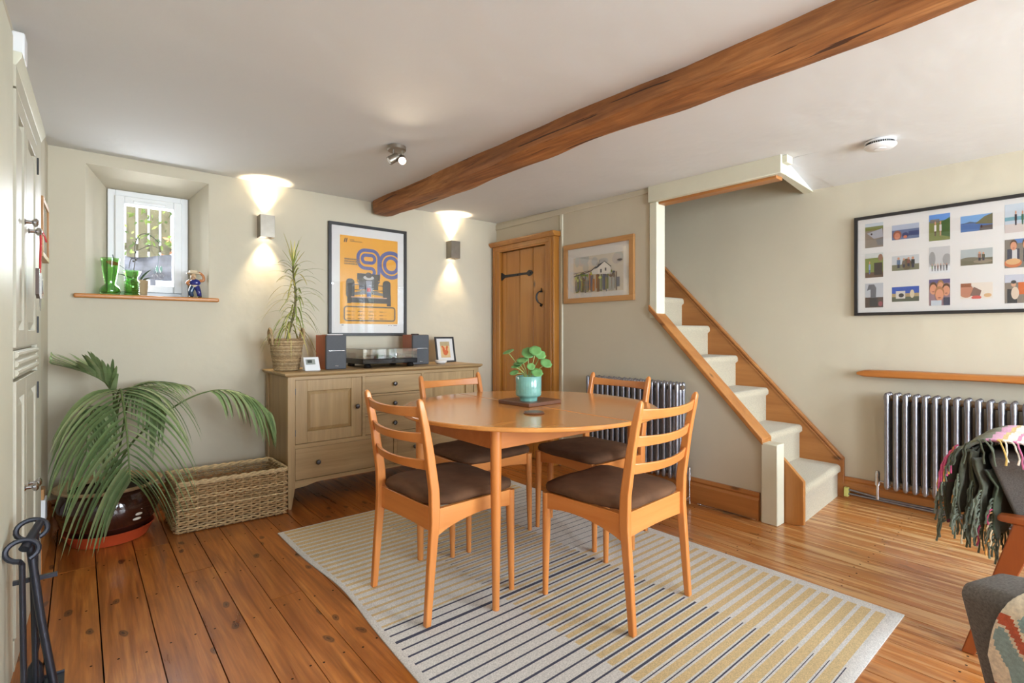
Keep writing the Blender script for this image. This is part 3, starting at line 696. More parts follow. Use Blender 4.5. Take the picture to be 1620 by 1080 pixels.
# ---------------------------------------------------------------- rug
def make_rug():
    X0, X1, Y0, Y1 = .828, 2.448, .535, 2.965; A_, B_, C_, D_ = .852, 1.333, 1.907, 2.385; cream = S(238, 234, 228); yel = S(233, 206, 154); navy = S(74, 78, 98)
    g = G(); ys = set(); segs = []
    def rx(x, y):
        t = max(0, 1 - (x - X0) / .12); return x + t * .03 * math.exp(-((y - 2.15) / .3) ** 2) - t * .02 * math.exp(-((y - 1.2) / .4) ** 2)
    rr = random.Random(2)
    rows = []
    k = 0
    while True:
        y = .571 + .04845 * k
        if y > 2.9: break
        rows.append((y, k)); k += 1
    lines = [Y0, Y0 + .02]
    for y, k in rows:
        nw = rr.choice([.0035, .0045, .0055]) + (.004 if 1.0 < y < 1.75 else 0) + (.006 if abs(y - 1.64) < .02 else 0)
        if y < .77 and k: nw = .0028
        yw = (.013 + .021 * min(1, abs(y - 1.72) / 1.1)) / 2
        yc = y + .0242
        lines += [y - nw / 2, y + nw / 2, yc - yw, yc + yw]; segs.append((y - nw / 2, y + nw / 2, 'n', y)); segs.append((yc - yw, yc + yw, 'y', y))
    lines += [Y1 - .02, Y1]; lines = sorted(set(lines))
    cols = [X0, X0 + .012, A_, B_, C_, D_, X1 - .012, X1]
    sub = []
    for a_, b_ in zip(cols, cols[1:]):
        n = max(1, int((b_ - a_) / .03)); sub += [lerp(a_, b_, i / n) for i in range(n)]
    sub.append(X1)
    def colour(x, y):
        if not A_ < x < D_: return cream
        for a_, b_, t, yr in segs:
            if a_ <= y <= b_:
                if t == 'n':
                    if yr > 2.70: return cream
                    if yr < 1.735: return navy if x < C_ else cream
                    return navy if x > B_ else cream
                if yr > 2.90: return cream
                if x < B_: return yel if yr > 1.73 else cream
                if x < C_: return yel
                return yel if yr < 1.72 or yr > 2.7 else cream
        return cream
    Z = .010; nx = len(sub); P = []
    for y in lines:
        for i, x in enumerate(sub):
            edge = min(x - X0, X1 - x, y - Y0, Y1 - y)
            P.append((rx(x, y), y, Z if edge > .008 else .005))
    g.add(P, [])
    for j in range(len(lines) - 1):
        for i in range(nx - 1):
            a_ = j * nx + i; g.f.append([a_, a_ + 1, a_ + 1 + nx, a_ + nx]); g.m.append(0)
            g.c.append(colour((sub[i] + sub[i + 1]) / 2, (lines[j] + lines[j + 1]) / 2))
    # thickness: skirt down to the floor
    per = [j * nx for j in range(len(lines))] + [(len(lines) - 1) * nx + i for i in range(1, nx)] + [j * nx + nx - 1 for j in range(len(lines) - 2, -1, -1)] + [i for i in range(nx - 2, 0, -1)]
    o0 = len(g.v); g.v += [Vector((g.v[p].x, g.v[p].y, .0006)) for p in per]; n = len(per)
    for i in range(n):
        g.f.append([per[i], per[(i + 1) % n], o0 + (i + 1) % n, o0 + i]); g.m.append(0); g.c.append(sc(cream, .95))
    return tag(g.build('rug', 'rug', recalc=True), 'rectangular cream rug with yellow stripes and thin navy lines under the table', 'rug')
make_rug()

# ================================================================ SIDEBOARD
sb = thing('sideboard', 'wide oak sideboard with panelled doors and drawers against the back wall', 'sideboard', (0, 0, 0))
x0, x1, y0, y1, zt, zb = .985, 2.45, 3.315, 3.80, .822, .135
g = G()
prof = [(.0, .822), (-.010, .826), (-.022, .836), (-.024, .846), (-.018, .850)]
P = []; 
for o_, z in prof: P += [(x0 + o_, y0 + o_, z), (x1 - o_, y0 + o_, z), (x1 - o_, y1, z), (x0 + o_, y1, z)]
g.add(P, [(0, 3, 2, 1), tuple(16 + i for i in range(4))] + [(4 * i + j, 4 * i + (j + 1) % 4, 4 * i + 4 + (j + 1) % 4, 4 * i + 4 + j) for i in range(4) for j in range(4)])
g.build('worktop', 'oak_x', sb, ang=20)
g = G(); g.box((x0 + .01, y0 + .03, .15), (x0 + .03, y1 - .02, zt)); g.build('side_panel', 'oak_z', sb); 
g = G(); g.box((x1 - .03, y0 + .03, .15), (x1 - .01, y1 - .02, zt)); g.build('side_panel', 'oak_z', sb)
for x, s_ in ((x0, 1), (x1, -1)):
    for yy in (y0, y1 - .045):
        g = G(); w_ = .045
        a0, a1 = (x, x + w_) if s_ > 0 else (x - w_, x)
        f0, f1 = (x + .004, x + .024) if s_ > 0 else (x - .024, x - .004)
        g.box((a0, yy, .13), (a1, yy + w_, zt)); g.hexa([(f0, yy + .004, 0), (f1, yy + .004, 0), (f1, yy + .028, 0), (f0, yy + .028, 0), (a0, yy, .13), (a1, yy, .13), (a1, yy + w_, .13), (a0, yy + w_, .13)])
        g.build('leg', 'oak_z', sb, bevel=.002)
g = G(); g.box((x0 + .03, y0 + .022, .15), (x1 - .03, y0 + .03, zt)); g.box((x0 + .03, y1 - .03, .15), (x1 - .03, y1 - .02, zt)); g.box((x0 + .03, y0 + .03, .15), (x1 - .03, y1 - .03, .165)); g.build('carcass', 'oak_x', sb)
# rails and stiles of the front
g = G(); yf0, yf1 = y0 + .002, y0 + .022
XA, XB, XC, XD = x0 + .045, 1.470, 1.950, x1 - .045; xm = (x0 + x1) / 2
g.box((XA, yf0, .802), (XD, yf1, zt)); g.box((XA, yf0, .372), (XD, yf1, .398)); g.box((XB - .0, yf0, .398), (XB + .022, yf1, .802)); g.box((XC - .022, yf0, .398), (XC, yf1, .802))
g.box((xm - .012, yf0, .165), (xm + .012, yf1, .372))
n = 20; P = []
for i in range(n + 1):
    u = i / n; x = lerp(XA, XD, u); zz = .125 + .022 * min(1, max(0, (min(u, 1 - u) - .03) / .07))
    P += [(x, yf0, zz), (x, yf1, zz), (x, yf1, .172), (x, yf0, .172)]
g.add(P, [(0, 3, 2, 1), tuple(4 * n + i for i in range(4))] + [(4 * i + j, 4 * i + (j + 1) % 4, 4 * i + 4 + (j + 1) % 4, 4 * i + 4 + j) for i in range(n) for j in range(4)])
g.box((XB + .022, yf0, .662), (XC - .022, yf1, .676)); g.box((XB + .022, yf0, .528), (XC - .022, yf1, .542))
g.build('front_frame', 'oak_x', sb)
def knob(parent, x, z, y):
    g = G(); g.T = Matrix.Translation((x, y, z)) @ Matrix.Rotation(pi / 2, 4, 'X')
    g.lathe([(.007, 0), (.006, .008), (.007, .012), (.014, .016), (.0155, .021), (.012, .027), (.004, .029)], 16); g.build('knob', 'knob', parent)
def drawer(xa, xb, za, zb_, kn):
    g = G(); y = y0 + .006; g.box((xa + .002, y, za + .002), (xb - .002, y + .014, zb_ - .002)); o = g.build('drawer', 'oak_x', sb, bevel=.002)
    for k in kn: knob(o, k, (za + zb_) / 2, y)
for za, zb_ in ((.676, .802), (.542, .662), (.398, .528)): drawer(XB + .022, XC - .022, za, zb_, [(XB + XC) / 2])
drawer(XA, xm - .012, .172, .372, [XA + .14, xm - .152]); drawer(xm + .012, XD, .172, .372, [xm + .152, XD - .14])
def cdoor(xa, xb, kx):
    za, zb_ = .398, .802; y = y0 + .006; g = G(); w_ = .075
    g.box((xa + .002, y, za + .002), (xa + w_, y + .014, zb_ - .002)); g.box((xb - w_, y, za + .002), (xb - .002, y + .014, zb_ - .002))
    g.box((xa + w_, y, za + .002), (xb - w_, y + .014, za + w_)); g.box((xa + w_, y, zb_ - w_), (xb - w_, y + .014, zb_ - .002))
    o = g.build('cupboard_door', 'oak_z', sb, bevel=.002)
    g = G(); pa, pb, pc, pd = xa + w_, xb - w_, za + w_, zb_ - w_; e = .022
    g.hexa([(pa, y + .013, pc), (pb, y + .013, pc), (pb, y + .013, pd), (pa, y + .013, pd), (pa + e, y + .003, pc + e), (pb - e, y + .003, pc + e), (pb - e, y + .003, pd - e), (pa + e, y + .003, pd - e)])
    g.build('raised_panel', 'oakpanel', o, smooth=False); knob(o, kx, .605, y)
    g = G()
    for z in (.47, .73):
        g = G(); g.box((min(xa, xb) - .001 if kx > xa + .2 else xb - .004, y - .003, z - .02), (xa + .004 if kx > xa + .2 else xb + .001, y + .01, z + .02)); g.build('hinge', 'knob', o)
cdoor(XA, XB, XB - .038); cdoor(XC, XD, XC + .038)

# ---------------------------------------------------------------- things on the sideboard
ZS = .850
def rnd_box(g, a, b): g.box(a, b)
def speaker(loc, rz, label, top):
    t = thing('speaker', label, 'speaker', loc, rz, 'bookshelf speakers on the sideboard')
    g = G(); g.box((-.066, -.0, 0), (.066, .17, .234)); g.build('cabinet', 'walnut', t, bevel=.003)
    g = G(); g.box((-.071, -.028, .001), (.071, 0, .233)); o = g.build('grille', 'greycloth', t, bevel=.009, seg=4)
    g = G(); g.box((-.055, -.0292, .126), (.055, -.0275, .1285)); g.build('silver_strip', 'chrome', o)
    g = G(); g.box((-.012, -.029, .022), (.014, -.0275, .026)); g.build('badge', 'chrome', o, bevel=.001)
    return t
speaker((1.335, 3.455, ZS), radians(2), 'wooden bookshelf speaker with grey grille, left of the record player, beside the thermostat', 0)
speaker((2.052, 3.560, ZS), radians(-3), 'wooden bookshelf speaker with grey grille, right of the record player, beside the squirrel picture', 1)
g = G(); g.box((-.055, -.04, 0), (.055, .06, .006)); o = g.build('notebook', 'mat', bevel=.001); o.location = (1.342, 3.51, ZS + .234); tag(o, 'thin pale pad lying flat on top of the left speaker', 'notebook')
g = G(); g.lathe([(.03, 0), (.032, .002), (.032, .007), (.02, .008)], 24); o = g.build('round_tin', 'black'); o.location = (2.045, 3.62, ZS + .234); tag(o, 'small dark round disc on top of the right speaker', 'tin')
th = thing('thermostat', 'white wedge-shaped thermostat with grey display beside the woven plant basket', 'thermostat', (1.172, 3.44, ZS))
g = G(); g.prism([(-.05, -.03, 0), (-.05, -.022, .018), (-.05, .012, .088), (-.05, .022, .088), (-.05, .03, 0)], (.10, 0, 0)); g.build('housing', 'white', th, bevel=.004)
g = G(); dd = Vector((0, .034, .070)).normalized(); nn = Vector((0, -.9, .43)).normalized(); O = Vector((-.038, -.0225, .020)) + nn * .0006 + dd * .022
g.col = S(150, 155, 148); g.poly([O, O + Vector((.06, 0, 0)), O + Vector((.06, 0, 0)) + dd * .038, O + dd * .038]); g.col = S(60, 64, 60)
O = O + nn * .0004 + dd * .012 + Vector((.01, 0, 0)); g.poly([O, O + Vector((.03, 0, 0)), O + Vector((.03, 0, 0)) + dd * .02, O + dd * .02]); g.build('display', 'print', th, recalc=False)

tt = thing('record_player', 'glossy black record player with clear lid between the two speakers', 'record player', (1.725, 3.395, ZS))
g = G(); g.box((-.215, 0, .026), (.215, .34, .062)); g.build('plinth', 'gloss_black', tt, bevel=.004)
for sx in (-.17, .17):
    for yy in (.03, .31):
        g = G(); g.lathe([(.024, 0), (.026, .003), (.026, .018), (.018, .026)], 20, (sx, yy, 0)); g.build('foot', 'gloss_black', tt)
g = G(); g.lathe([(.14, .062), (.15, .066), (.15, .074), (.145, .077), (.01, .078)], 40, (-.03, .17, 0)); g.build('platter', 'black', tt)
g = G(); g.lathe([(.018, .062), (.018, .085), (.01, .09)], 16, (.175, .27, 0)); g.tube([(.175, .27, .088), (.165, .10, .084), (.13, .06, .08)], .004, 8); g.build('tonearm', 'chrome', tt)
g = G(); g.box((-.20, .27, .062), (-.15, .31, .10)); g.build('motor_cover', 'darkwood', tt, bevel=.003)
g = G()
g.box((-.213, .002, .064), (.213, .005, .132)); g.box((-.213, .335, .064), (.213, .338, .132)); g.box((-.213, .005, .064), (-.210, .335, .132)); g.box((.210, .005, .064), (.213, .335, .132)); g.box((-.213, .002, .132), (.213, .338, .135))
g.build('dust_lid', 'acrylic', tt, bevel=.001)
g = G(); g.lathe([(.004, .0), (.028, .0), (.046, .012), (.048, .026), (.044, .030), (.01, .031)], 28); o = g.build('smart_speaker', 'mat'); o.location = (2.212, 3.50, ZS); tag(o, 'small round white smart speaker in front of the squirrel picture', 'speaker')

def pictureframe(name, label, cat, O, U, V, w_, h, fw, dep, fmat, out, group=None, matcol='mat', glass=True):
    """O lower-left corner on the wall, U right, V up, out = direction into the room"""
    t = thing(name, label, cat, (0, 0, 0), 0, group); O = Vector(O); U = Vector(U); V = Vector(V); N = Vector(out)
    def bar(a, b, c, d):
        g = G(); p = [O + U * a + V * b, O + U * c + V * b, O + U * c + V * d, O + U * a + V * d]
        g.hexa(p + [q + N * dep for q in p]); return g
    fm = fmat if isinstance(fmat, (list, tuple)) else (fmat, fmat)
    g = G()
    for a, b, c, d in ((0, 0, w_, fw), (0, h - fw, w_, h)):
        p = [O + U * a + V * b, O + U * c + V * b, O + U * c + V * d, O + U * a + V * d]; g.hexa(p + [q + N * dep for q in p])
    g.mi = 1
    for a, b, c, d in ((0, fw, fw, h - fw), (w_ - fw, fw, w_, h - fw)):
        p = [O + U * a + V * b, O + U * c + V * b, O + U * c + V * d, O + U * a + V * d]; g.hexa(p + [q + N * dep for q in p])
    g.build('frame', list(fm), t, bevel=.0015)
    b = bar(fw, fw, w_ - fw, h - fw); g = G(); p = [O + U * fw + V * fw, O + U * (w_ - fw) + V * fw, O + U * (w_ - fw) + V * (h - fw), O + U * fw + V * (h - fw)]
    g.hexa(p + [q + N * dep * .4 for q in p]); g.build('mount', matcol, t)
    if glass:
        g = G(); p = [q + N * dep * .78 for q in p]; g.hexa(p + [q + N * .0015 for q in p]); g.build('glass_pane', 'glass', t)
    return t
# squirrel picture, leaning back
sq = pictureframe('picture_frame', 'small black frame with an orange squirrel print leaning on the sideboard', 'picture', (0, 0, 0), (1, 0, 0), (0, .22, .975), .178, .215, .014, .012, 'blackframe', (0, -.975, .22))
sq.location = (2.235, 3.60, ZS + .003); sq.rotation_euler = (0, 0, radians(-4))
N = Vector((0, -.975, .22)); V = Vector((0, .22, .975)); O = N * .0055 + Vector((.045, 0, 0)) + V * .04
A = Art(O, (1, 0, 0), V, .088, .135); A.rect(0, 0, .088, .135, S(222, 188, 130)); A.rect(0, .10, .088, .135, S(182, 162, 120)); A.rect(0, 0, .088, .02, S(214, 180, 130))
A.ell(.044, .042, .022, .022, S(206, 92, 34)); A.ell(.030, .066, .012, .026, S(206, 92, 34)); A.ell(.020, .092, .010, .008, S(206, 92, 34)); A.ell(.058, .074, .008, .02, S(206, 92, 34)); A.ell(.064, .09, .008, .012, S(206, 92, 34)); A.ell(.062, .048, .008, .012, S(206, 92, 34))
A.build('squirrel_print', sq)

# dracaena in woven basket
def weave(g, path, rows, z0, z1, r, amp, step, cols, rr, flare=None):
    """horizontal strands waving in and out of stakes along a closed outline path(t)->(x,y,nx,ny)"""
    for k in range(rows):
        z = lerp(z0, z1, (k + .5) / rows); n = step; pts = []
        for i in range(n + 1):
            t = (i % n) / n; x, y, nx, ny = path(t, z); a = amp * (1 if (i // 1) % 2 == 0 else -1) * (1 if k % 2 else -1)
            pts.append((x + nx * a, y + ny * a, z + rr.uniform(-.0012, .0012)))
        g.col = sc(rr.choice(cols), rr.uniform(.85, 1.15)); g.tube(pts, [r * rr.uniform(.9, 1.15) for _ in pts], 6, cap=False)
dr = thing('dracaena_plant', 'spiky dragon plant in a woven seagrass basket on the sideboard', 'plant', (1.05, 3.56, ZS))
rr = random.Random(11)
def ppath(t, z):
    q = 2 * pi * t; r = lerp(.073, .099, min(1, (z) / .20)); return (r * cos(q), r * sin(q), cos(q), sin(q))
g = G(); wc = [S(168, 142, 104), S(150, 124, 88), S(184, 160, 122)]
weave(g, ppath, 26, .004, .21, .0052, .0022, 40, wc, rr); g.col = S(120, 98, 66); g.lathe([(.066, .002), (.070, .01), (.093, .20), (.090, .20), (.066, .01)], 30)
bk = g.build('basket', 'wicker', dr)
for q in (pi * 1.02, pi * .02):
    g = G(); g.col = wc[0]; c = Vector((.098 * cos(q), .098 * sin(q), .2)); tn = Vector((-sin(q), cos(q), 0)); o_ = Vector((cos(q), sin(q), 0))
    g.tube(spline([c - tn * .03 + Vector((0, 0, -.03)), c - tn * .03 + o_ * .006 + Vector((0, 0, .04)), c + o_ * .008 + Vector((0, 0, .075)), c + tn * .03 + o_ * .006 + Vector((0, 0, .04)), c + tn * .03 + Vector((0, 0, -.03))], 5), .0085, 8); g.build('basket_handle', 'wicker', bk)
g = G(); g.lathe([(.001, .185), (.09, .183)], 24, cap=False); g.build('soil', 'soil', dr)
stem = spline([(.0, 0, .18), (.02, -.005, .28), (.045, -.01, .38), (.055, -.01, .50), (.045, 0, .64), (.040, 0, .74)], 8)
g = G(); g.col = S(110, 104, 66); g.tube(stem, [lerp(.010, .006, i / (len(stem) - 1)) for i in range(len(stem))], 8); g.build('stem', 'palm', dr)
g = G(); rr = random.Random(4)
def strip(g, P, wfun, nrm0, fold=.25):
    n = len(P); o = len(g.v); side_prev = None
    for i in range(n):
        t = (P[min(i + 1, n - 1)] - P[max(i - 1, 0)]).normalized(); s_ = t.cross(nrm0).normalized()
        if side_prev and s_.dot(side_prev) < 0: s_ = -s_
        side_prev = s_; w_ = wfun(i / (n - 1)); nn = s_.cross(t)
        g.v += [P[i] - s_ * w_ + nn * (w_ * fold), P[i], P[i] + s_ * w_ + nn * (w_ * fold)]
    for i in range(n - 1):
        for j in (0, 1):
            a = o + 3 * i + j; g.f.append([a, a + 1, a + 4, a + 3]); g.m.append(g.mi); g.c.append(g.col)
for k in range(96):
    u = (k + .5) / 96; hh = .12 + .88 * u; b = stem[min(len(stem) - 1, int(hh * (len(stem) - 1)))]; q = k * 2.399 + rr.uniform(-.3, .3)
    d = Vector((cos(q), sin(q) * .75, 0)); L = rr.uniform(.15, .27) * (1.0 if u < .85 else .8); rise = lerp(.25, 1.5, max(0, (u - .5) * 2) ** 1.6)
    rise = lerp(.55, .9, rr.random()) if u < .8 else rise
    hz = cos(min(1.3, rise)); vz = sin(min(1.3, rise)); drop = L * (1.5 * (1 - u * .75)) * rr.uniform(.7, 1.3)
    if u > .86: drop *= .3
    if b.y + d.y * L * hz > .20: d.y *= .5
    pts = [Vector((b.x, b.y, b.z)) + d * (L * t * hz * 1.15) + Vector((0, 0, L * t * vz - drop * t * t)) for t in (0, .15, .3, .45, .6, .75, .9, 1)]
    for p in pts: p.z = max(p.z, .05 if sqrt(p.x ** 2 + p.y ** 2) > .11 else .2)
    g.col = sc(rr.choice([S(146, 158, 78), S(170, 172, 88), S(196, 184, 104), S(130, 146, 74)]), rr.uniform(.8, 1.2)); strip(g, pts, lambda t: .0072 * (1 - t) ** .6 * (.5 + t * 1.2 if t < .4 else 1), Vector((0, 0, 1)))
g.build('leaves', 'palm', dr, recalc=False)

# ---------------------------------------------------------------- poster and pictures
po = pictureframe('framed_poster', 'large black-framed yellow racing car poster above the sideboard', 'picture', (1.428, YB, 1.075), (1, 0, 0), (0, 0, 1), .652, .865, .022, .025, 'blackframe', (0, -1, 0))
A = Art((1.518, YB - .0107, 1.168), (1, 0, 0), (0, 0, 1), .484, .681)
Y_, BL, DK = S(232, 164, 34), S(84, 92, 146), S(58, 52, 50)
A.rect(0, 0, .484, .681, Y_)
def stad(cx, cy, hw, hh, r, n=8):
    P = []
    for ax, ay, q0 in ((hw - r, hh - r, 0), (-(hw - r), hh - r, pi / 2), (-(hw - r), -(hh - r), pi), (hw - r, -(hh - r), 3 * pi / 2)):
        for i in range(n + 1): P.append((cx + ax + r * cos(q0 + pi / 2 * i / n), cy + ay + r * sin(q0 + pi / 2 * i / n)))
    return P
# numerals: 9 = nested loops with a hooked tail, 0 = nested rings
def arc(cx, cy, r, a0, a1, n=14): return [(cx + r * cos(lerp(a0, a1, i / n)), cy + r * sin(lerp(a0, a1, i / n))) for i in range(n + 1)]
A.stroke([(.318, .365), (.318, .520)] + arc(.258, .522, .060, 0, pi / 2) + arc(.204, .522, .060, pi / 2, pi) + [(.144, .50)] + arc(.204, .500, .060, pi, 1.5 * pi) + [(.25, .440)] + arc(.252, .412, .028, pi / 2, -pi / 2) + [(.16, .384)], .026, BL)
A.stroke(stad(.231, .514, .052, .030, .029), .026, BL, True)
A.stroke([(.2, .514), (.262, .514)], .010, Y_)
A.stroke(stad(.426, .480, .098, .100, .096), .030, BL, True); A.stroke(stad(.426, .480, .058, .060, .056), .028, BL, True)
A.shape([(.030, .628), (.038, .628), (.046, .660), (.038, .660)], DK); A.shape([(.044, .628), (.052, .628), (.060, .660), (.052, .660)], DK)
for k, (xx, ln) in enumerate(((.078, .035), (.078, .10))): A.rect(xx, .648 - k * .010, xx + ln, .652 - k * .010, S(120, 86, 40))
rr = random.Random(9)
for k in range(3):
    x = .034
    while x < .150:
        l = rr.uniform(.006, .012); A.rect(x, .470 + k * .018 - .012, x + l, .482 + k * .018 - .012, S(136, 110, 66)); x += l + .003
# racing car seen head on
A.rect(.135, .345, .325, .395, DK); A.shape([(.13, .34), (.33, .34), (.30, .30), (.16, .30)], S(96, 92, 96)); A.rect(.15, .27, .31, .345, DK)
A.ell(.23, .365, .045, .018, S(188, 184, 182)); A.ell(.23, .385, .028, .022, S(70, 60, 58))
for sx in (-1, 1):
    cx = .232 + sx * .152; A.shape(stad(cx, .275, .034, .075, .028), S(52, 48, 46)); A.stroke([(.232 + sx * .02, .31), (cx, .305)], .006, DK); A.stroke([(.232 + sx * .02, .26), (cx, .27)], .006, DK)
    A.shape([(.232 + sx * .02, .235), (.232 + sx * .12, .225), (.232 + sx * .12, .245), (.232 + sx * .02, .27)], S(120, 114, 108))
A.shape([(.205, .34), (.258, .34), (.248, .20), (.215, .20)], S(146, 148, 160)); A.rect(.216, .255, .246, .285, S(196, 66, 56)); A.rect(.214, .22, .248, .245, S(80, 96, 150))
A.rect(.065, .165, .40, .205, DK); A.rect(.06, .205, .42, .213, S(206, 160, 132)); A.rect(.055, .16, .085, .235, DK); A.rect(.385, .145, .42, .235, DK)
A.stroke(stad(.244, .080, .212, .054, .02), .010, S(96, 84, 60), True)
for yy in (.095, .066, .04):
    for xx in (.05, .14, .23, .32): A.rect(xx, yy, xx + .032, yy + .005, S(120, 80, 36)); A.rect(xx + .036, yy + .001, xx + .062, yy + .004, S(176, 120, 44))
A.build('poster_print', po)
A = Art((1.518, YB - .0107, 1.15), (1, 0, 0), (0, 0, 1), .484, .018)
for x0_, x1_ in ((.012, .03), (.40, .412), (.422, .432), (.446, .478)): A.rect(x0_, .006, x1_, .011, S(96, 92, 92))
A.build('caption_marks', po)

pc = pictureframe('framed_painting', 'oak-framed painting of a cottage roofline on the partition wall', 'picture', (XP, 2.930, 1.335), (0, -1, 0), (0, 0, 1), .692, .475, .040, .022, ('frameoak_y', 'frameoak_z'), (-1, 0, 0))
A = Art((XP - .0092, 2.830, 1.412), (0, -1, 0), (0, 0, 1), .495, .285); W_, H_ = .495, .285
A.rect(0, 0, W_, H_, S(214, 206, 192)); rr = random.Random(21)
for i in range(10): A.ell(rr.uniform(.03, .45), rr.uniform(.2, .27), rr.uniform(.02, .05), rr.uniform(.02, .05), S(196 + rr.randint(-8, 8), 192, 188))
for i in range(46):
    x = rr.uniform(.01, .46); c = rr.choice([S(120, 126, 60), S(168, 152, 70), S(140, 136, 128), S(120, 96, 80), S(176, 176, 170), S(176, 112, 60), S(150, 150, 90), S(110, 110, 124)])
    A.rect(x, rr.uniform(0, .03), x + rr.uniform(.008, .03), rr.uniform(.09, .155), c)
for i in range(26): A.ell(rr.uniform(.03, .42), rr.uniform(.10, .155), rr.uniform(.006, .016), rr.uniform(.006, .014), rr.choice([S(110, 140, 40), S(176, 186, 60), S(120, 100, 80), S(196, 200, 120), S(90, 90, 96)]))
A.shape([(.20, .14), (.20, .17), (.25, .20), (.33, .20), (.37, .175), (.37, .13)], S(206, 202, 194))
A.shape([(.26, .14), (.26, .19), (.325, .225), (.385, .18), (.385, .14)], S(218, 212, 202))
A.stroke([(.255, .185), (.325, .228), (.39, .182)], .005, S(62, 62, 66)); A.shape([(.225, .175), (.26, .186), (.32, .225), (.27, .212)], S(76, 80, 84))
A.stroke([(.015, .135), (.14, .155), (.20, .170), (.245, .195)], .007, S(74, 66, 66)); A.stroke([(.01, .158), (.17, .168)], .004, S(110, 104, 100))
A.rect(.285, .145, .30, .172, S(86, 84, 84)); A.rect(.33, .155, .345, .178, S(104, 100, 98)); A.ell(.47, .225, .024, .008, S(84, 80, 78)); A.stroke([(.25, .205), (.26, .23), (.265, .205), (.28, .24)], .004, S(96, 92, 92))
A.build('painting', pc)

# wooden frame on the left wall
lf = pictureframe('picture_frame', 'shallow pale wooden frame on the left wall beside the cupboard', 'picture', (XL, 2.93, 1.452), (0, 1, 0), (0, 0, 1), .33, .278, .022, .026, ('frameoak_y', 'frameoak_z'), (1, 0, 0))

# multi-photo frame on the right wall
mf = pictureframe('photo_collage_frame', 'wide black frame holding rows of family photographs on the right wall', 'picture', (XR, 1.124, 1.211), (0, -1, 0), (0, 0, 1), 1.00, .645, .019, .024, 'blackframe', (-1, 0, 0))
def photo(y, z, w_, h, items):
    A = Art((XR - .0101, y, z), (0, -1, 0), (0, 0, 1), w_, h)
    for it in items:
        k = it[0]; c = S(*it[1]); p = it[2:]
        if k == 'r': A.rect(p[0] * w_, p[1] * h, p[2] * w_, p[3] * h, c)
        elif k == 'e': A.ell(p[0] * w_, p[1] * h, p[2] * w_, p[3] * h, c)
        else: A.shape([(a * w_, b * h) for a, b in p[0]], c)
    A.build('photo_print', mf)
def person(x, z, s_, top, legs=(50, 50, 70), skin=(206, 150, 120)):
    return [('r', legs, x - .035 * s_, z, x + .035 * s_, z + .2 * s_), ('r', top, x - .05 * s_, z + .18 * s_, x + .05 * s_, z + .42 * s_), ('e', skin, x, z + .49 * s_, .035 * s_, .07 * s_)]
def face(x, z, s_, hair=(90, 60, 40)): return [('e', hair, x, z + .05 * s_, .15 * s_, .17 * s_), ('e', (214, 150, 118), x, z, .13 * s_, .15 * s_), ('e', (150, 90, 76), x, z - .07 * s_, .05 * s_, .015 * s_)]
P1, L1 = (.098, .157), (.137, .092)
cy = [1.065, .921, .736, .591, .405]; rz = [1.650, 1.456, 1.262]
def col(c): return P1 if c in (0, 2, 4) else L1
pz = lambda r, c: rz[r] + (0 if c in (0, 2, 4) else .032)
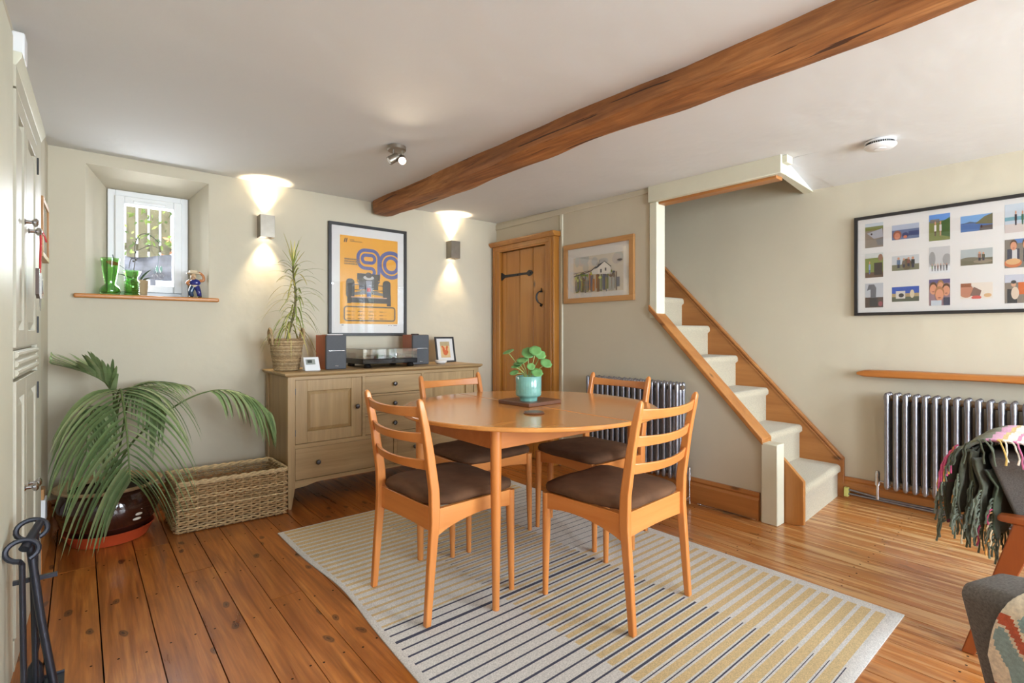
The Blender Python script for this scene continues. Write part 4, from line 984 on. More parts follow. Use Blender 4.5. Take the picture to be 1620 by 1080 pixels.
content = {
 (0, 0): [('r', (140, 128, 116), 0, 0, 1, 1), ('r', (190, 200, 210), 0, .85, 1, 1), ('r', (120, 126, 70), 0, .7, 1, .86), ('p', (168, 170, 180), [(.1, .6), (.95, .75), (1, .4), (.5, .35)]), ('e', (40, 36, 40), .36, .55, .05, .04), ('p', (120, 118, 118), [(.6, .3), (1, .4), (1, .05), (.7, .08)])],
 (0, 1): [('r', (96, 112, 146), 0, 0, 1, 1), ('r', (176, 186, 206), 0, .65, 1, 1), ('e', (150, 90, 70), .2, .3, .16, .32), ('e', (200, 130, 104), .2, .25, .11, .22), ('e', (60, 70, 110), .5, .25, .12, .2), ('e', (196, 110, 80), .5, .15, .07, .1), ('r', (60, 76, 120), .62, .2, 1, .5)],
 (0, 2): [('r', (120, 128, 70), 0, 0, 1, 1), ('r', (84, 140, 214), 0, .75, 1, 1), ('r', (120, 116, 112), .05, .68, .5, .82), ('p', (60, 96, 46), [(.55, .2), (1, .1), (1, .85), (.6, .7)])] + person(.3, .18, 1.0, (226, 222, 224), (90, 70, 60)) + person(.55, .18, 1.0, (214, 204, 204), (180, 140, 110)),
 (0, 3): [('r', (72, 112, 170), 0, 0, 1, .55), ('r', (120, 168, 220), 0, .55, 1, 1), ('p', (84, 106, 130), [(0, .5), (.3, .62), (.55, .5)]), ('p', (112, 112, 84), [(.45, .45), (.75, .85), (1, 1), (1, .35)]), ('p', (96, 88, 86), [(.6, 0), (.62, .3), (1, .3), (1, 0)]), ('e', (60, 40, 44), .66, .25, .03, .1)],
 (0, 4): [('r', (196, 208, 220), 0, 0, 1, 1), ('r', (116, 168, 184), 0, .42, 1, .55), ('r', (206, 194, 190), 0, 0, 1, .3)] + person(.45, .25, .9, (44, 40, 52), (36, 34, 44)) + person(.72, .25, .85, (60, 106, 84), (60, 106, 84)),
 (1, 0): [('r', (128, 140, 70), 0, 0, 1, 1), ('r', (204, 208, 206), 0, .8, 1, 1), ('r', (100, 76, 62), 0, 0, 1, .22), ('r', (58, 46, 44), .5, .1, .95, .6), ('e', (150, 110, 90), .85, .8, .13, .14)] + person(.25, .15, .95, (150, 170, 206), (90, 110, 160)),
 (1, 1): [('r', (120, 120, 96), 0, 0, 1, .4), ('r', (196, 200, 204), 0, .4, 1, 1), ('e', (104, 90, 66), .55, .4, .18, .38)] + person(.25, .18, 1.3, (96, 120, 150)) + person(.45, .2, 1.1, (110, 100, 90)) + person(.62, .25, 1.1, (130, 80, 70)) + person(.78, .15, 1.3, (40, 44, 46)),
 (1, 2): [('r', (196, 196, 198), 0, 0, 1, 1), ('r', (222, 224, 228), 0, 0, 1, .25), ('e', (150, 150, 152), .15, .55, .16, .28), ('e', (160, 160, 162), .85, .5, .2, .22)] + sum([person(.15 + .14 * i, .08, .5, c) for i, c in enumerate([(90, 130, 60), (50, 50, 60), (120, 60, 60), (60, 60, 70), (120, 120, 130), (46, 46, 60)])], []),
 (1, 3): [('r', (176, 184, 186), 0, .4, 1, 1), ('r', (110, 104, 84), 0, 0, 1, .42), ('e', (120, 114, 96), .3, .38, .3, .12), ('e', (144, 130, 112), .7, .2, .3, .12)] + person(.6, .25, 1.0, (150, 110, 96)) + person(.72, .25, .9, (80, 74, 60)),
 (1, 4): [('r', (126, 120, 112), 0, 0, 1, 1), ('r', (90, 130, 190), .4, .85, 1, 1), ('r', (56, 60, 80), .1, .3, .6, .66), ('r', (206, 206, 206), .3, .3, .5, .64), ('r', (48, 50, 64), .75, .2, 1, .66)] + face(.36, .76, 1.0) + face(.86, .78, 1.0) + [('e', (202, 116, 70), .34, .17, .36, .16), ('e', (214, 170, 120), .34, .22, .3, .11)],
 (2, 0): [('r', (188, 192, 200), 0, .4, 1, 1), ('r', (86, 66, 60), 0, 0, 1, .42), ('p', (104, 104, 112), [(.3, .4), (.6, .4), (.62, .8), (.5, .95), (.2, .95), (.1, .7), (.3, .75)]), ('r', (60, 56, 60), .25, .05, .7, .4), ('e', (150, 80, 90), .85, .15, .12, .1)],
 (2, 1): [('r', (44, 84, 176), 0, .4, 1, 1), ('r', (170, 150, 110), 0, .3, 1, .55), ('r', (84, 90, 76), 0, 0, 1, .32), ('r', (206, 202, 196), .15, .2, .5, .72), ('e', (60, 56, 60), .35, .42, .1, .14), ('e', (214, 200, 170), .75, .5, .08, .28)],
 (2, 2): [('r', (150, 120, 130), 0, 0, 1, 1), ('r', (90, 80, 130), 0, .85, 1, 1)] + face(.2, .62, 1.3) + face(.55, .72, 1.1, (160, 120, 70)) + face(.82, .55, 1.3) + face(.5, .40, 1.5, (170, 120, 80)) + [('r', (60, 64, 90), .7, 0, 1, .3), ('r', (196, 206, 216), .1, 0, .6, .2)],
 (2, 3): [('r', (226, 216, 204), 0, 0, 1, 1), ('e', (190, 130, 104), .18, .5, .24, .42), ('r', (150, 90, 60), 0, .75, .34, .98), ('p', (130, 100, 90), [(.3, .2), (.42, .75), (.66, .5), (.6, .1)]), ('e', (206, 90, 84), .5, .08, .16, .12), ('e', (214, 176, 130), .85, .2, .12, .12)],
 (2, 4): [('r', (130, 120, 110), 0, 0, 1, 1), ('r', (196, 200, 214), 0, .72, 1, 1), ('r', (206, 100, 40), .55, .3, 1, .72), ('r', (40, 44, 52), .1, 0, .5, .5), ('e', (214, 196, 176), .42, .35, .16, .22), ('e', (206, 160, 130), .36, .66, .1, .09), ('e', (60, 60, 64), .36, .74, .11, .06)],
}
for (r, c), it in content.items():
    w_, h = col(c); y = cy[c]; photo(y, pz(r, c), w_, h, it)

# ================================================================ RADIATORS
def radiator(label, X, Yend, nsec, pitch, z0, z1, sign, group):
    t = thing('column_radiator', label, 'radiator', (X, Yend, 0), 0, group)
    g = G(); hz0, hz1 = z0 + .035, z1 - .035
    for dx in (-.038, 0, .038): g.tube([(dx, 0, hz0 + .01), (dx, 0, hz1 - .01)], .0125, 12, cap=False)
    for zz, s_ in ((hz1, 1), (hz0, -1)):
        # head casting linking the three columns, domed ends
        g.tube([(-.038, 0, zz), (0, 0, zz), (.038, 0, zz)], [.017, .017, .017], 12)
        for dx in (-.038, .0, .038): g.lathe([(.0142, -.035 * 1), (.0142, .014), (.0125, .024), (.008, .031), (.002, .034)] if s_ > 0 else [(.002, -.034), (.008, -.031), (.0125, -.024), (.0142, -.014), (.0142, .035)], 12, (dx, 0, zz))
    first = g.build('section', 'steel', t, ang=50)
    for i in range(1, nsec):
        o = first.copy(); COL.objects.link(o); o.parent = t; o.location = (0, sign * pitch * i, 0)
    g = G()
    for zz in (hz0, hz1):
        g.T = None; g.tube([(0, -sign * .022, zz), (0, sign * (pitch * (nsec - 1) + .022), zz)], .0165, 14)
        for dx in (-.038,): g.tube([(dx * .0, 0, zz), (dx * .0, sign * pitch * (nsec - 1), zz)], .019, 14)
    g.build('joining_nipple', 'steeljoint', t)
    return t
r1 = radiator('bare steel column radiator on the right wall under the wooden shelf', 3.82, .915, 25, .0466, .136, .733, -1, 'bare steel column radiators')
g = G(); g.tube([(0.02, .022, .165), (0.02, .055, .165)], .008, 10); g.tube([(.02, .062, .21), (.02, .062, .14)], [.013, .015], 12); g.lathe([(.013, 0), (.014, .01), (.010, .024), (.003, .028)], 12, (.02, .062, .205)); g.tube([(.02, .062, .14), (.02, .062, .05)], .0075, 10); g.build('valve', 'chrome', r1)
g = G()
for yy in (-.1, -.9): g.box((.03, yy - .012, .45), (.105, yy + .012, .47))
g.build('wall_bracket', 'steel', r1)
r2 = radiator('bare steel column radiator on the partition wall behind the dining table', 2.945, 1.815, 17, .0466, .16, .783, 1, 'bare steel column radiators')
g = G(); g.tube([(0, -.022, .20), (0, -.06, .20)], .008, 10); g.tube([(0, -.066, .25), (0, -.066, .17)], [.009, .012], 12); g.tube([(0, -.066, .17), (0, -.066, .018)], .0065, 10); g.tube([(0, -.066, .06), (-.035, -.066, .052)], [.006, .009], 8); g.build('valve', 'chrome', r2)
g = G()
for yy in (.1, .6): g.box((.03, yy - .012, .45), (.098, yy + .012, .47))
g.build('wall_bracket', 'steel', r2)
g = G()
g.tube([(3.895, 1.165, .062), (3.893, .98, .045), (3.893, -.7, .045)], .0075, 10); g.tube([(3.89, 1.165, .035), (3.89, -.7, .018)], .0075, 10)
o = g.build('heating_pipe', 'steel'); tag(o, 'pair of bare metal pipes running along the right skirting board', 'pipe')
g = G(); g.box((3.875, 1.150, .016), (3.905, 1.175, .075)); tag(g.build('pipe_lagging', plain('lagging', S(206, 206, 120), 0.8), bevel=.003), 'small yellow foam block around the pipes by the bottom stair', 'foam block')
g = G(); g.tube([(3.013, 1.36, .008), (3.013, 1.73, .008)], .006, 8); tag(g.build('heating_pipe', 'chrome'), 'thin bright pipe lying along the foot of the partition skirting', 'pipe')

# floating shelf
def mk_shelf():
    g = G(); n = 40
    def f(u, v):
        y = lerp(1.086, -.35, u); q = 2 * pi * v; e = min(1, .45 + .55 * sin(min(pi / 2, u * 110)))
        x = XR - .055 + .0545 * max(-1, min(1, 1.25 * cos(q))); z = .842 + (.021 + .002 * sin(y * 9)) * e * max(-1, min(1, 1.25 * sin(q))) + .003 * sin(y * 4)
        return (x, y, z)
    g.grid(f, n, 24); g.f.append(list(range(25))); g.m.append(0); g.c.append(g.col); g.f.append([n * 25 + i for i in range(25)]); g.m.append(0); g.c.append(g.col)
    return tag(g.build('floating_shelf', 'shelfwood', ang=50), 'narrow waney wooden shelf on the right wall above the radiator', 'shelf')
mk_shelf()

# ================================================================ LIGHT FITTINGS
def sconce(x, label):
    t = thing('wall_light', label, 'wall light', (x, YB, 1.83), 0, 'up and down wall lights on the back wall')
    g = G(); w_, d_, h_ = .046, .085, .076
    for a, b in (((-w_, -d_, -h_), (w_, -d_ + .002, h_)), ((-w_, -d_ + .002, -h_), (-w_ + .002, 0, h_)), ((w_ - .002, -d_ + .002, -h_), (w_, 0, h_)), ((-w_ + .002, -.002, -h_), (w_ - .002, 0, h_))): g.box(a, b)
    g.build('body', 'nickel', t, bevel=.0008)
    g = G(); g.lathe([(.026, -.045), (.026, .045)], 20, (0, -.043, 0)); g.build('lamp_holder', 'nickel', t)
    for s_ in (1, -1):
        g = G(); g.lathe([(.004, 0), (.022, .0), (.022, .005), (.004, .005)], 20, (0, -.043, .046 if s_ > 0 else -.051)); g.build('bulb', 'bulb', t)
        l = light('wall_light_beam', 'SPOT', (0, -.043, s_ * .056), (pi if s_ > 0 else 0, 0, 0), 26 if s_ > 0 else 20, (1.0, 0.78, 0.50), spot_size=radians(76), spot_blend=0.8, shadow_soft_size=.018); l.parent = t
sconce(0.985, 'brushed nickel box wall light between the window and the poster')
sconce(2.528, 'brushed nickel box wall light between the poster and the plank door')
sp = thing('ceiling_spotlight', 'round nickel ceiling spotlight fitting with two adjustable heads', 'ceiling light', (1.345, 2.585, zc(1.34, 2.58) - .001))
g = G(); g.lathe([(.045, 0), (.052, -.004), (.052, -.022), (.047, -.028), (.01, -.030)], 36); g.build('ceiling_plate', 'nickel', sp)
def head(ax, ay, rot, on):
    g = G(); g.tube([(ax, ay, -.028), (ax, ay, -.065)], .005, 8); g.ell((ax, ay, -.068), (.008, .008, .008)); g.build('arm', 'nickel', sp)
    d = Vector(rot).normalized(); c = Vector((ax, ay, -.078)); T_ = Matrix.Translation(c) @ d.to_track_quat('Z', 'Y').to_matrix().to_4x4()
    g = G(); g.T = T_; g.lathe([(.006, -.034), (.021, -.03), (.023, -.02), (.023, .030), (.020, .030), (.019, .022), (.001, .021)], 22); h = g.build('spot_head', 'nickel', sp)
    g = G(); g.T = T_; g.lathe([(.003, .0245), (.0185, .0245), (.017, .030), (.002, .031)], 20); b = g.build('bulb', 'bulb' if on else 'white', h)
    if on:
        l = light('spot_beam', 'SPOT', tuple(c + d * .036), d.to_track_quat('-Z', 'Y').to_euler(), 16, (1.0, .82, .58), spot_size=radians(110), spot_blend=.7, shadow_soft_size=.02); l.parent = sp
head(-.025, -.012, (-.8, .2, -.55), False); head(.018, -.03, (-.35, -.75, -.50), True)
sm = thing('smoke_alarm', 'round white smoke alarm on the ceiling near the stair opening', 'smoke alarm', (3.19, .80, zc(3.19, .8) - .001))
g = G(); g.lathe([(.064, 0), (.068, -.004), (.068, -.010), (.060, -.012), (.060, -.022), (.071, -.024), (.071, -.030), (.062, -.038), (.026, -.041), (.025, -.044), (.003, -.045)], 48, (0, 0, 0)); g.build('housing', 'white', sm)
g = G()
for i in range(40):
    q = 2 * pi * i / 40; g.T = Matrix.Rotation(q, 4, 'Z'); g.box((.0595, -.0028, -.0215), (.0630, .0028, -.0125))
g.build('vent_slots', 'black', sm)

# ================================================================ WINDOWSILL
g = G(); g.lathe([(.036, 0), (.046, .004), (.052, .018), (.050, .034), (.040, .050), (.028, .060), (.026, .068), (.029, .085), (.036, .130), (.042, .170), (.047, .215), (.0475, .218), (.045, .216), (.040, .172), (.034, .130), (.026, .085), (.023, .068), (.025, .060), (.036, .050), (.046, .034), (.047, .018), (.03, .010)], 36)
o = g.build('glass_vase', 'greenglass', ang=60); o.location = (.140, YB + .04, 1.3255); tag(o, 'tall green glass vase with bulbous base at the left end of the windowsill', 'vase', 'green glass vases on the windowsill')
prof = [(.030, 0), (.036, .003)]
for i in range(7): prof += [(.041, .010 + i * .012), (.036, .016 + i * .012)]
prof += [(.028, .098), (.030, .112), (.040, .135), (.045, .150), (.043, .150), (.037, .133), (.027, .110), (.025, .096), (.031, .088), (.032, .02), (.02, .008)]
g = G(); g.lathe(prof, 36, fn=lambda q, z: 1 + (.09 * sin(q * 4) if z > .13 else 0)); o = g.build('glass_vase', 'greenglass', ang=60); o.location = (.245, YB + .04, 1.3255); tag(o, 'short ribbed green glass vase with flared neck in front of the window', 'vase', 'green glass vases on the windowsill')
op = thing('orchid', 'bare-stemmed orchid in a cream pot behind the ribbed vase on the windowsill', 'plant', (.292, YB + .16, 1.3255))
g = G(); g.lathe([(.034, 0), (.038, .004), (.046, .105), (.043, .106), (.038, .095), (.01, .094)], 28); g.build('pot', 'potrim', op)
g = G(); g.col = S(70, 62, 44); px_ = lambda x, z, y=-.04: (x - .292, y, z - 1.3255)
g.tube(spline([(0, 0, .09), px_(.262, 1.47, -.02), px_(.266, 1.551), px_(.266, 1.65), px_(.291, 1.712), px_(.33, 1.722), px_(.37, 1.695), px_(.393, 1.668)], 5), .0022, 6)
g.tube(spline([px_(.267, 1.605), px_(.30, 1.628), px_(.345, 1.652), px_(.40, 1.634)], 5), .0016, 6)
g.tube(spline([px_(.262, 1.56), px_(.245, 1.555), px_(.235, 1.50)], 5), .002, 6)
for x, z in ((.258, 1.545), (.268, 1.60), (.27, 1.555)): g.ell(px_(x, z), (.005, .004, .006), 8, 6)
g.build('flower_stem', 'palm', op)
g = G(); g.col = S(62, 84, 62)
for pts in ([px_(.29, 1.42, 0), px_(.32, 1.475, -.03), px_(.35, 1.50, -.05)], [px_(.28, 1.42, 0), px_(.21, 1.462, -.05), px_(.17, 1.458, -.07)], [px_(.30, 1.42, 0), px_(.33, 1.45, -.04), px_(.36, 1.445, -.06)]):
    strip(g, bez(pts, 8), lambda t: .013 * sin(pi * (t * .9 + .08)), Vector((0, 0, 1)), .2)
g.build('leaf', 'palm', op, recalc=False, solid=.001)
fg = thing('ceramic_figurine', 'ceramic figurine of a man in blue with one arm raised on the windowsill', 'figurine', (.576, YB + .045, 1.3255), radians(-15))
g = G(); g.col = S(34, 48, 120)
def limb(P, R_, c): g.col = c; g.tube(spline(P, 4), [lerp(R_[0], R_[1], i / (4 * (len(P) - 1))) for i in range(4 * (len(P) - 1) + 1)], 10)
limb([(-.018, 0, .012), (-.022, -.006, .04), (-.010, 0, .075)], (.013, .017), S(40, 66, 96)); limb([(.026, .0, .012), (.022, -.008, .04), (.010, 0, .075)], (.013, .017), S(34, 40, 110))
g.col = S(40, 30, 26); g.ell((-.020, -.012, .007), (.013, .020, .007)); g.ell((.028, -.012, .007), (.013, .020, .007))
g.col = S(210, 190, 160); g.ell((0, 0, .078), (.027, .019, .012)); g.col = S(30, 40, 120); g.ell((0, 0, .100), (.032, .022, .024)); 
limb([(.028, 0, .112), (.048, 0, .118), (.044, 0, .148), (.022, -.004, .168)], (.010, .007), S(186, 120, 74)); limb([(-.028, 0, .112), (-.044, -.004, .098), (-.030, -.014, .082)], (.010, .007), S(186, 120, 74))
g.col = S(206, 176, 140); g.ell((-.008, -.002, .140), (.017, .017, .022)); g.col = S(180, 140, 104); g.ell((-.010, -.012, .128), (.014, .010, .012)); g.ell((-.008, -.019, .141), (.004, .005, .004))
g.build('body', 'ceramic', fg)
g = G(); g.col = S(214, 196, 166); g.lathe([(.012, .0), (.040, .0), (.042, .005), (.026, .012), (.024, .022), (.006, .026)], 24, (-.008, -.002, .156))
g.col = S(60, 40, 36)
for i in range(9): q = i * .7; g.ell((-.008 + .036 * cos(q), -.002 + .036 * sin(q), .161), (.004, .004, .003), 6, 4)
g.build('hat', 'ceramic', fg)
hp = thing('hanging_leaf', 'orange-red glass leaf ornament standing in the tall green vase', 'ornament', (.148, YB + .04, 1.3255))
g = G(); g.col = S(206, 74, 24); n = 16
g.prism([(.028 * cos(2 * pi * i / n) * (1.25 if cos(2 * pi * i / n) > .6 else 1), -.012 - .004 * cos(2 * pi * i / n), .190 + .013 * sin(2 * pi * i / n) - .006 * cos(2 * pi * i / n)) for i in range(n)], (0, .002, 0)); g.build('glass_leaf', 'ceramic', hp)
g = G(); g.col = S(100, 120, 120); g.tube([(.01, -.01, .203), (.004, -.008, .24)], .003, 6); g.tube([(0, 0, .03), (.01, -.006, .17)], .0018, 6); g.tube(spline([(.035, -.012, .18), (.055, -.01, .165), (.075, 0, .15)], 4), .0015, 6); g.build('stalk', 'ceramic', hp)
hh = thing('heart_ornament', 'pair of wire hearts with green glass leaves hanging at the window', 'ornament', (.395, YI - .062, 1.47))
for hx, s_ in ((-.018, .8), (.012, 1.0)):
    g = G(); g.col = S(120, 104, 96); pts = []
    for i in range(25):
        q = 2 * pi * i / 24; pts.append((hx + s_ * .0011 * 16 * sin(q) ** 3, 0, s_ * .0011 * (13 * cos(q) - 5 * cos(2 * q) - 2 * cos(3 * q) - cos(4 * q))))
    g.tube(pts, .0011, 6); g.build('wire_heart', 'ceramic', hh)
g = G(); g.col = S(96, 150, 130)
for dx in (-.008, .014): g.prism([(dx, 0, .022), (dx + .008, 0, .04), (dx + .006, 0, .062), (dx, 0, .070), (dx - .007, 0, .045)], (0, .0015, 0))
g.tube([(.0, 0, .065), (0, 0.004, .40)], .0005, 4)
g.build('glass_leaf', 'ceramic', hh)

# ================================================================ PALM AND BASKET
pm = thing('potted_palm', 'large arching palm in a glazed brown pot in the left corner', 'plant', (.125, 3.50, .0))
g = G(); g.lathe([(.13, .045), (.155, .05), (.205, .11), (.222, .17), (.218, .22), (.200, .262), (.186, .275), (.178, .275), (.178, .25), (.01, .25)], 44); pt = g.build('pot', 'potbrown', pm)
g = G(); g.lathe([(.186, .270), (.212, .278), (.232, .288), (.236, .296), (.228, .300), (.205, .294), (.182, .284), (.176, .27)], 44, cap=False); g.build('rim', 'potrim', pt)
g = G(); g.lathe([(.001, .262), (.176, .258)], 30, cap=False); g.build('soil', 'soil', pm)
g = G(); g.col = S(214, 206, 190)
for k in range(3):
    for (a, b) in ((0, 1),): g.T = Matrix.Rotation(radians(-62 + k * 3), 4, 'Z') @ Matrix.Translation((.2225 - k * .002, 0, .13 + k * .022)); g.ell((0, 0, 0), (.003, .022 - k * .003, .007), 10, 6)
g.build('painted_mark', 'ceramic', pt)
sa = thing('plant_saucer', 'shallow terracotta-coloured plastic saucer under the palm pot', 'saucer', (.125, 3.50, .0))
g = G(); g.lathe([(.155, .0), (.165, .004), (.196, .062), (.200, .066), (.196, .068), (.188, .062), (.158, .014), (.01, .012)], 44); g.build('dish', 'terra', sa)
pt.location.z = 0.0
g = G(); g.lathe([(.12, .0135), (.13, .0135), (.13, .046), (.12, .046)], 24); g.build('foot_ring', 'potbrown', pt)
rr = random.Random(17)
def frond(name, rach, r0, r1, u0, n, Lf, down, spread, wl=.0095, up=.0, seed=1, tipL=.75):
    R_ = random.Random(seed); pts = spline(rach, 10); m = len(pts)
    g = G(); g.col = S(96, 112, 62); g.tube(pts, [lerp(r0, r1, i / (m - 1)) for i in range(m)], 8); st_ = g.build('frond_stalk', 'palm', pm)
    g = G()
    for k in range(n):
        u = lerp(u0, .995, k / (n - 1)); f = u * (m - 1); i = min(int(f), m - 2); c = pts[i].lerp(pts[i + 1], f - i); t = (pts[i + 1] - pts[i]).normalized()
        side = t.cross(Vector((0, 0, 1)))
        if side.length < .15: side = Vector((1, 0, 0))
        side.normalize(); prof = sin(pi * (0.22 + .70 * (k / (n - 1)))) ** .6
        for s_ in (1, -1):
            L = Lf * prof * R_.uniform(.88, 1.08); d = (side * s_ * spread + t * lerp(.55, 1.3, k / n) + Vector((0, 0, up + R_.uniform(-.08, .08)))).normalized()
            P = []
            for q in range(9):
                a = q / 8; p = c + d * (L * a * (1 - .25 * a * down)) + Vector((0, 0, -down * L * .62 * a * a))
                P.append(p)
            for p in P:
                p.x = max(p.x, XL - .125 + .036); p.y = min(p.y, YB - 3.50 - .014); p.z = max(p.z, .025)
            g.col = sc(R_.choice([S(126, 148, 96), S(142, 162, 112), S(114, 136, 88), S(156, 168, 120)]), R_.uniform(.85, 1.15))
            strip(g, P, lambda a: wl * (min(1, a * 6 + .35)) * (1 - a) ** .55, Vector((0, 0, 1)) if abs(d.z) < .9 else Vector((0, 1, 0)), .3)
    g.build('leaflets', 'palm', st_, recalc=False)
# local coordinates: origin at (.125, 3.50)
frond('front', [(.01, .0, .25), (.02, .03, .50), (.03, .02, .72), (.04, -.10, .80), (.045, -.24, .74), (.055, -.34, .60), (.06, -.39, .46), (.065, -.41, .38)], .008, .003, .34, 25, .45, 1.0, 1.05, .0185, .14, 3)
frond('right', [(.02, .02, .25), (.06, .04, .42), (.16, .03, .56), (.30, .0, .68), (.43, -.02, .745), (.56, -.05, .755), (.68, -.08, .70), (.77, -.10, .61)], .007, .002, .60, 15, .28, 1.3, .55, .0165, -.1, 5)
frond('left', [(-.01, .0, .25), (.0, .04, .50), (.02, .06, .70), (.01, .06, .79), (-.04, .04, .85), (-.10, .0, .89)], .007, .002, .55, 18, .36, .22, .8, .0150, .22, 8)
frond('back', [(.0, .04, .25), (.03, .10, .52), (.05, .12, .72), (.12, .12, .79), (.22, .10, .81), (.34, .06, .79)], .006, .002, .55, 15, .20, .7, .7, .0115, .15, 9)
frond('rear', [(.0, .0, .25), (.05, .05, .50), (.08, .05, .70), (.13, .0, .79), (.19, -.10, .78), (.23, -.18, .68)], .006, .002, .5, 13, .34, 1.1, .7, .012, .05, 12)
frond('outer', [(-.01, -.02, .25), (-.02, .0, .48), (-.03, -.02, .66), (-.06, -.10, .72), (-.09, -.20, .66), (-.10, -.28, .52)], .006, .002, .5, 13, .30, 1.1, .6, .012, .05, 14)

wb = thing('wicker_basket', 'long empty rectangular wicker basket beside the palm', 'basket', (0, 0, 0))
A0, A1, B1, B0 = Vector((.400, 3.295, 0)), Vector((.965, 3.262, 0)), Vector((.955, 3.60, 0)), Vector((.392, 3.62, 0))
def bpath(t, z):
    C = [A0, A1, B1, B0]; Ls = [(C[(i + 1) % 4] - C[i]).length for i in range(4)]; tot = sum(Ls); d = (t % 1) * tot
    for i in range(4):
        if d <= Ls[i] or i == 3:
            e = (C[(i + 1) % 4] - C[i]) / Ls[i]; p = C[i] + e * min(d, Ls[i]); nrm = Vector((e.y, -e.x, 0)); return (p.x, p.y, nrm.x, nrm.y)
        d -= Ls[i]
rr = random.Random(31); wc = [S(184, 156, 114), S(172, 142, 100), S(196, 170, 128), S(158, 128, 88)]
g = G(); weave(g, bpath, 20, .006, .268, .0050, .0068, 80, wc, rr)
for i in range(40):
    x, y, nx, ny = bpath((i + .25) / 40, 0); g.col = wc[1]; g.tube([(x, y, .004), (x, y, .272)], .0038, 5)
g.col = S(92, 68, 42); g.prism([A0 + Vector((.004, .004, .003)), A1 + Vector((-.004, .004, .003)), B1 + Vector((-.004, -.004, .003)), B0 + Vector((.004, -.004, .003))], (0, 0, .006)); g.build('woven_body', 'wicker', wb)
g = G(); g.col = wc[2]; n = 150
for ph in (0, pi):
    P = []
    for i in range(n + 1):
        x, y, nx, ny = bpath(i / n, 0); q = i * .75 + ph; P.append((x + nx * .007 * cos(q), y + ny * .007 * cos(q), .274 + .006 * sin(q)))
    g.tube(P, .0068, 6, cap=False)
g.build('rim', 'wicker', wb)
g = G(); g.col = S(170, 120, 70); g.ell((.50, 3.50, .035), (.05, .04, .026)); o = g.build('crumpled_liner', 'wicker', None); tag(o, 'small brown crumpled bundle lying inside the wicker basket', 'bundle')

# ================================================================ LEFT WALL: CUPBOARD
cb = thing('fitted_cupboard', 'cream painted fitted cupboard with panelled doors on the left wall', 'cupboard', (0, 0, 0))
fx = XL
g = G(); g.box((fx, 2.985, 0), (fx + .020, 3.16, 1.97)); g.box((fx, 2.31, 1.90), (fx + .020, 2.985, 1.97)); g.box((fx, 2.31, .95), (fx + .016, 2.985, 1.04)); g.box((fx, 2.31, 0.0), (fx + .016, 2.985, .10)); g.build('frame', 'cupboard', cb, bevel=.002)
g = G(); g.prism([(fx, 2.31, 1.97), (fx + .020, 2.31, 1.97), (fx + .034, 2.31, 1.998), (fx + .034, 2.31, 2.015), (fx, 2.31, 2.015)], (0, .87, 0)); g.build('cornice', 'trimpaint', cb, bevel=.002)
g = G()
for zz in (.955, .985, 1.015): g.prism([(fx + .016, 2.31, zz), (fx + .024, 2.31, zz + .004), (fx + .027, 2.31, zz + .012), (fx + .024, 2.31, zz + .020), (fx + .016, 2.31, zz + .024)], (0, .68, 0))
g.build('middle_rail', 'cupboard', cb, bevel=.001)
for (ya, yb, za, zb_, ky, kz) in ((2.315, 2.59, 1.05, 1.895, 2.545, 1.50), (2.595, 2.98, 1.05, 1.895, 2.66, 1.485), (2.315, 2.59, .105, .94, 2.545, .54), (2.595, 2.98, .105, .94, 2.66, .53)):
    g = G(); x = fx + .002; w_ = .06
    g.box((x, ya, za), (x + .018, ya + w_, zb_)); g.box((x, yb - w_, za), (x + .018, yb, zb_)); g.box((x, ya + w_, za), (x + .018, yb - w_, za + w_)); g.box((x, ya + w_, zb_ - w_), (x + .018, yb - w_, zb_))
    o = g.build('cupboard_door', 'cupboard', cb, bevel=.002)
    g = G(); e = .03; pa, pb, pc_, pd = ya + w_, yb - w_, za + w_, zb_ - w_
    g.hexa([(x, pa, pc_), (x, pb, pc_), (x, pb, pd), (x, pa, pd), (x + .014, pa + e, pc_ + e), (x + .014, pb - e, pc_ + e), (x + .014, pb - e, pd - e), (x + .014, pa + e, pd - e)]); g.build('raised_panel', 'cupboard', o, smooth=False)
    g = G(); g.T = Matrix.Translation((x + .018, ky, kz)) @ Matrix.Rotation(pi / 2, 4, 'Y'); g.lathe([(.012, 0), (.007, .004), (.006, .018), (.015, .025), (.016, .032), (.009, .038), (.002, .039)], 18); g.build('knob', 'chrome', o)
    if ya > 2.5:
        for z in (lerp(za, zb_, .1), lerp(za, zb_, .9)):
            g = G(); g.tube([(x + .019, yb + .002, z - .035), (x + .019, yb + .002, z + .035)], .005, 8); g.build('hinge', 'black', o)
jb = G(); jb.box((XL, 1.90, 0), (XL + .014, 2.30, 2.06)); jt = jb.build('trim_9', 'trimpaint', bevel=.003); struct(jt)
key = thing('key_fob', 'bunch of keys with fobs on a red cord hanging from the cupboard knob', 'keys', (XL + .050, 2.66, 1.478))
g = G(); g.col = S(186, 44, 46); g.tube(spline([(0, 0, .020), (.004, .006, -.02), (.003, .002, -.10), (.002, 0, -.175)], 5), .004, 6); g.tube(spline([(0, .004, .020), (.012, .012, .0), (.020, .012, -.03)], 4), .0032, 6); g.build('red_cord', 'ceramic', key)
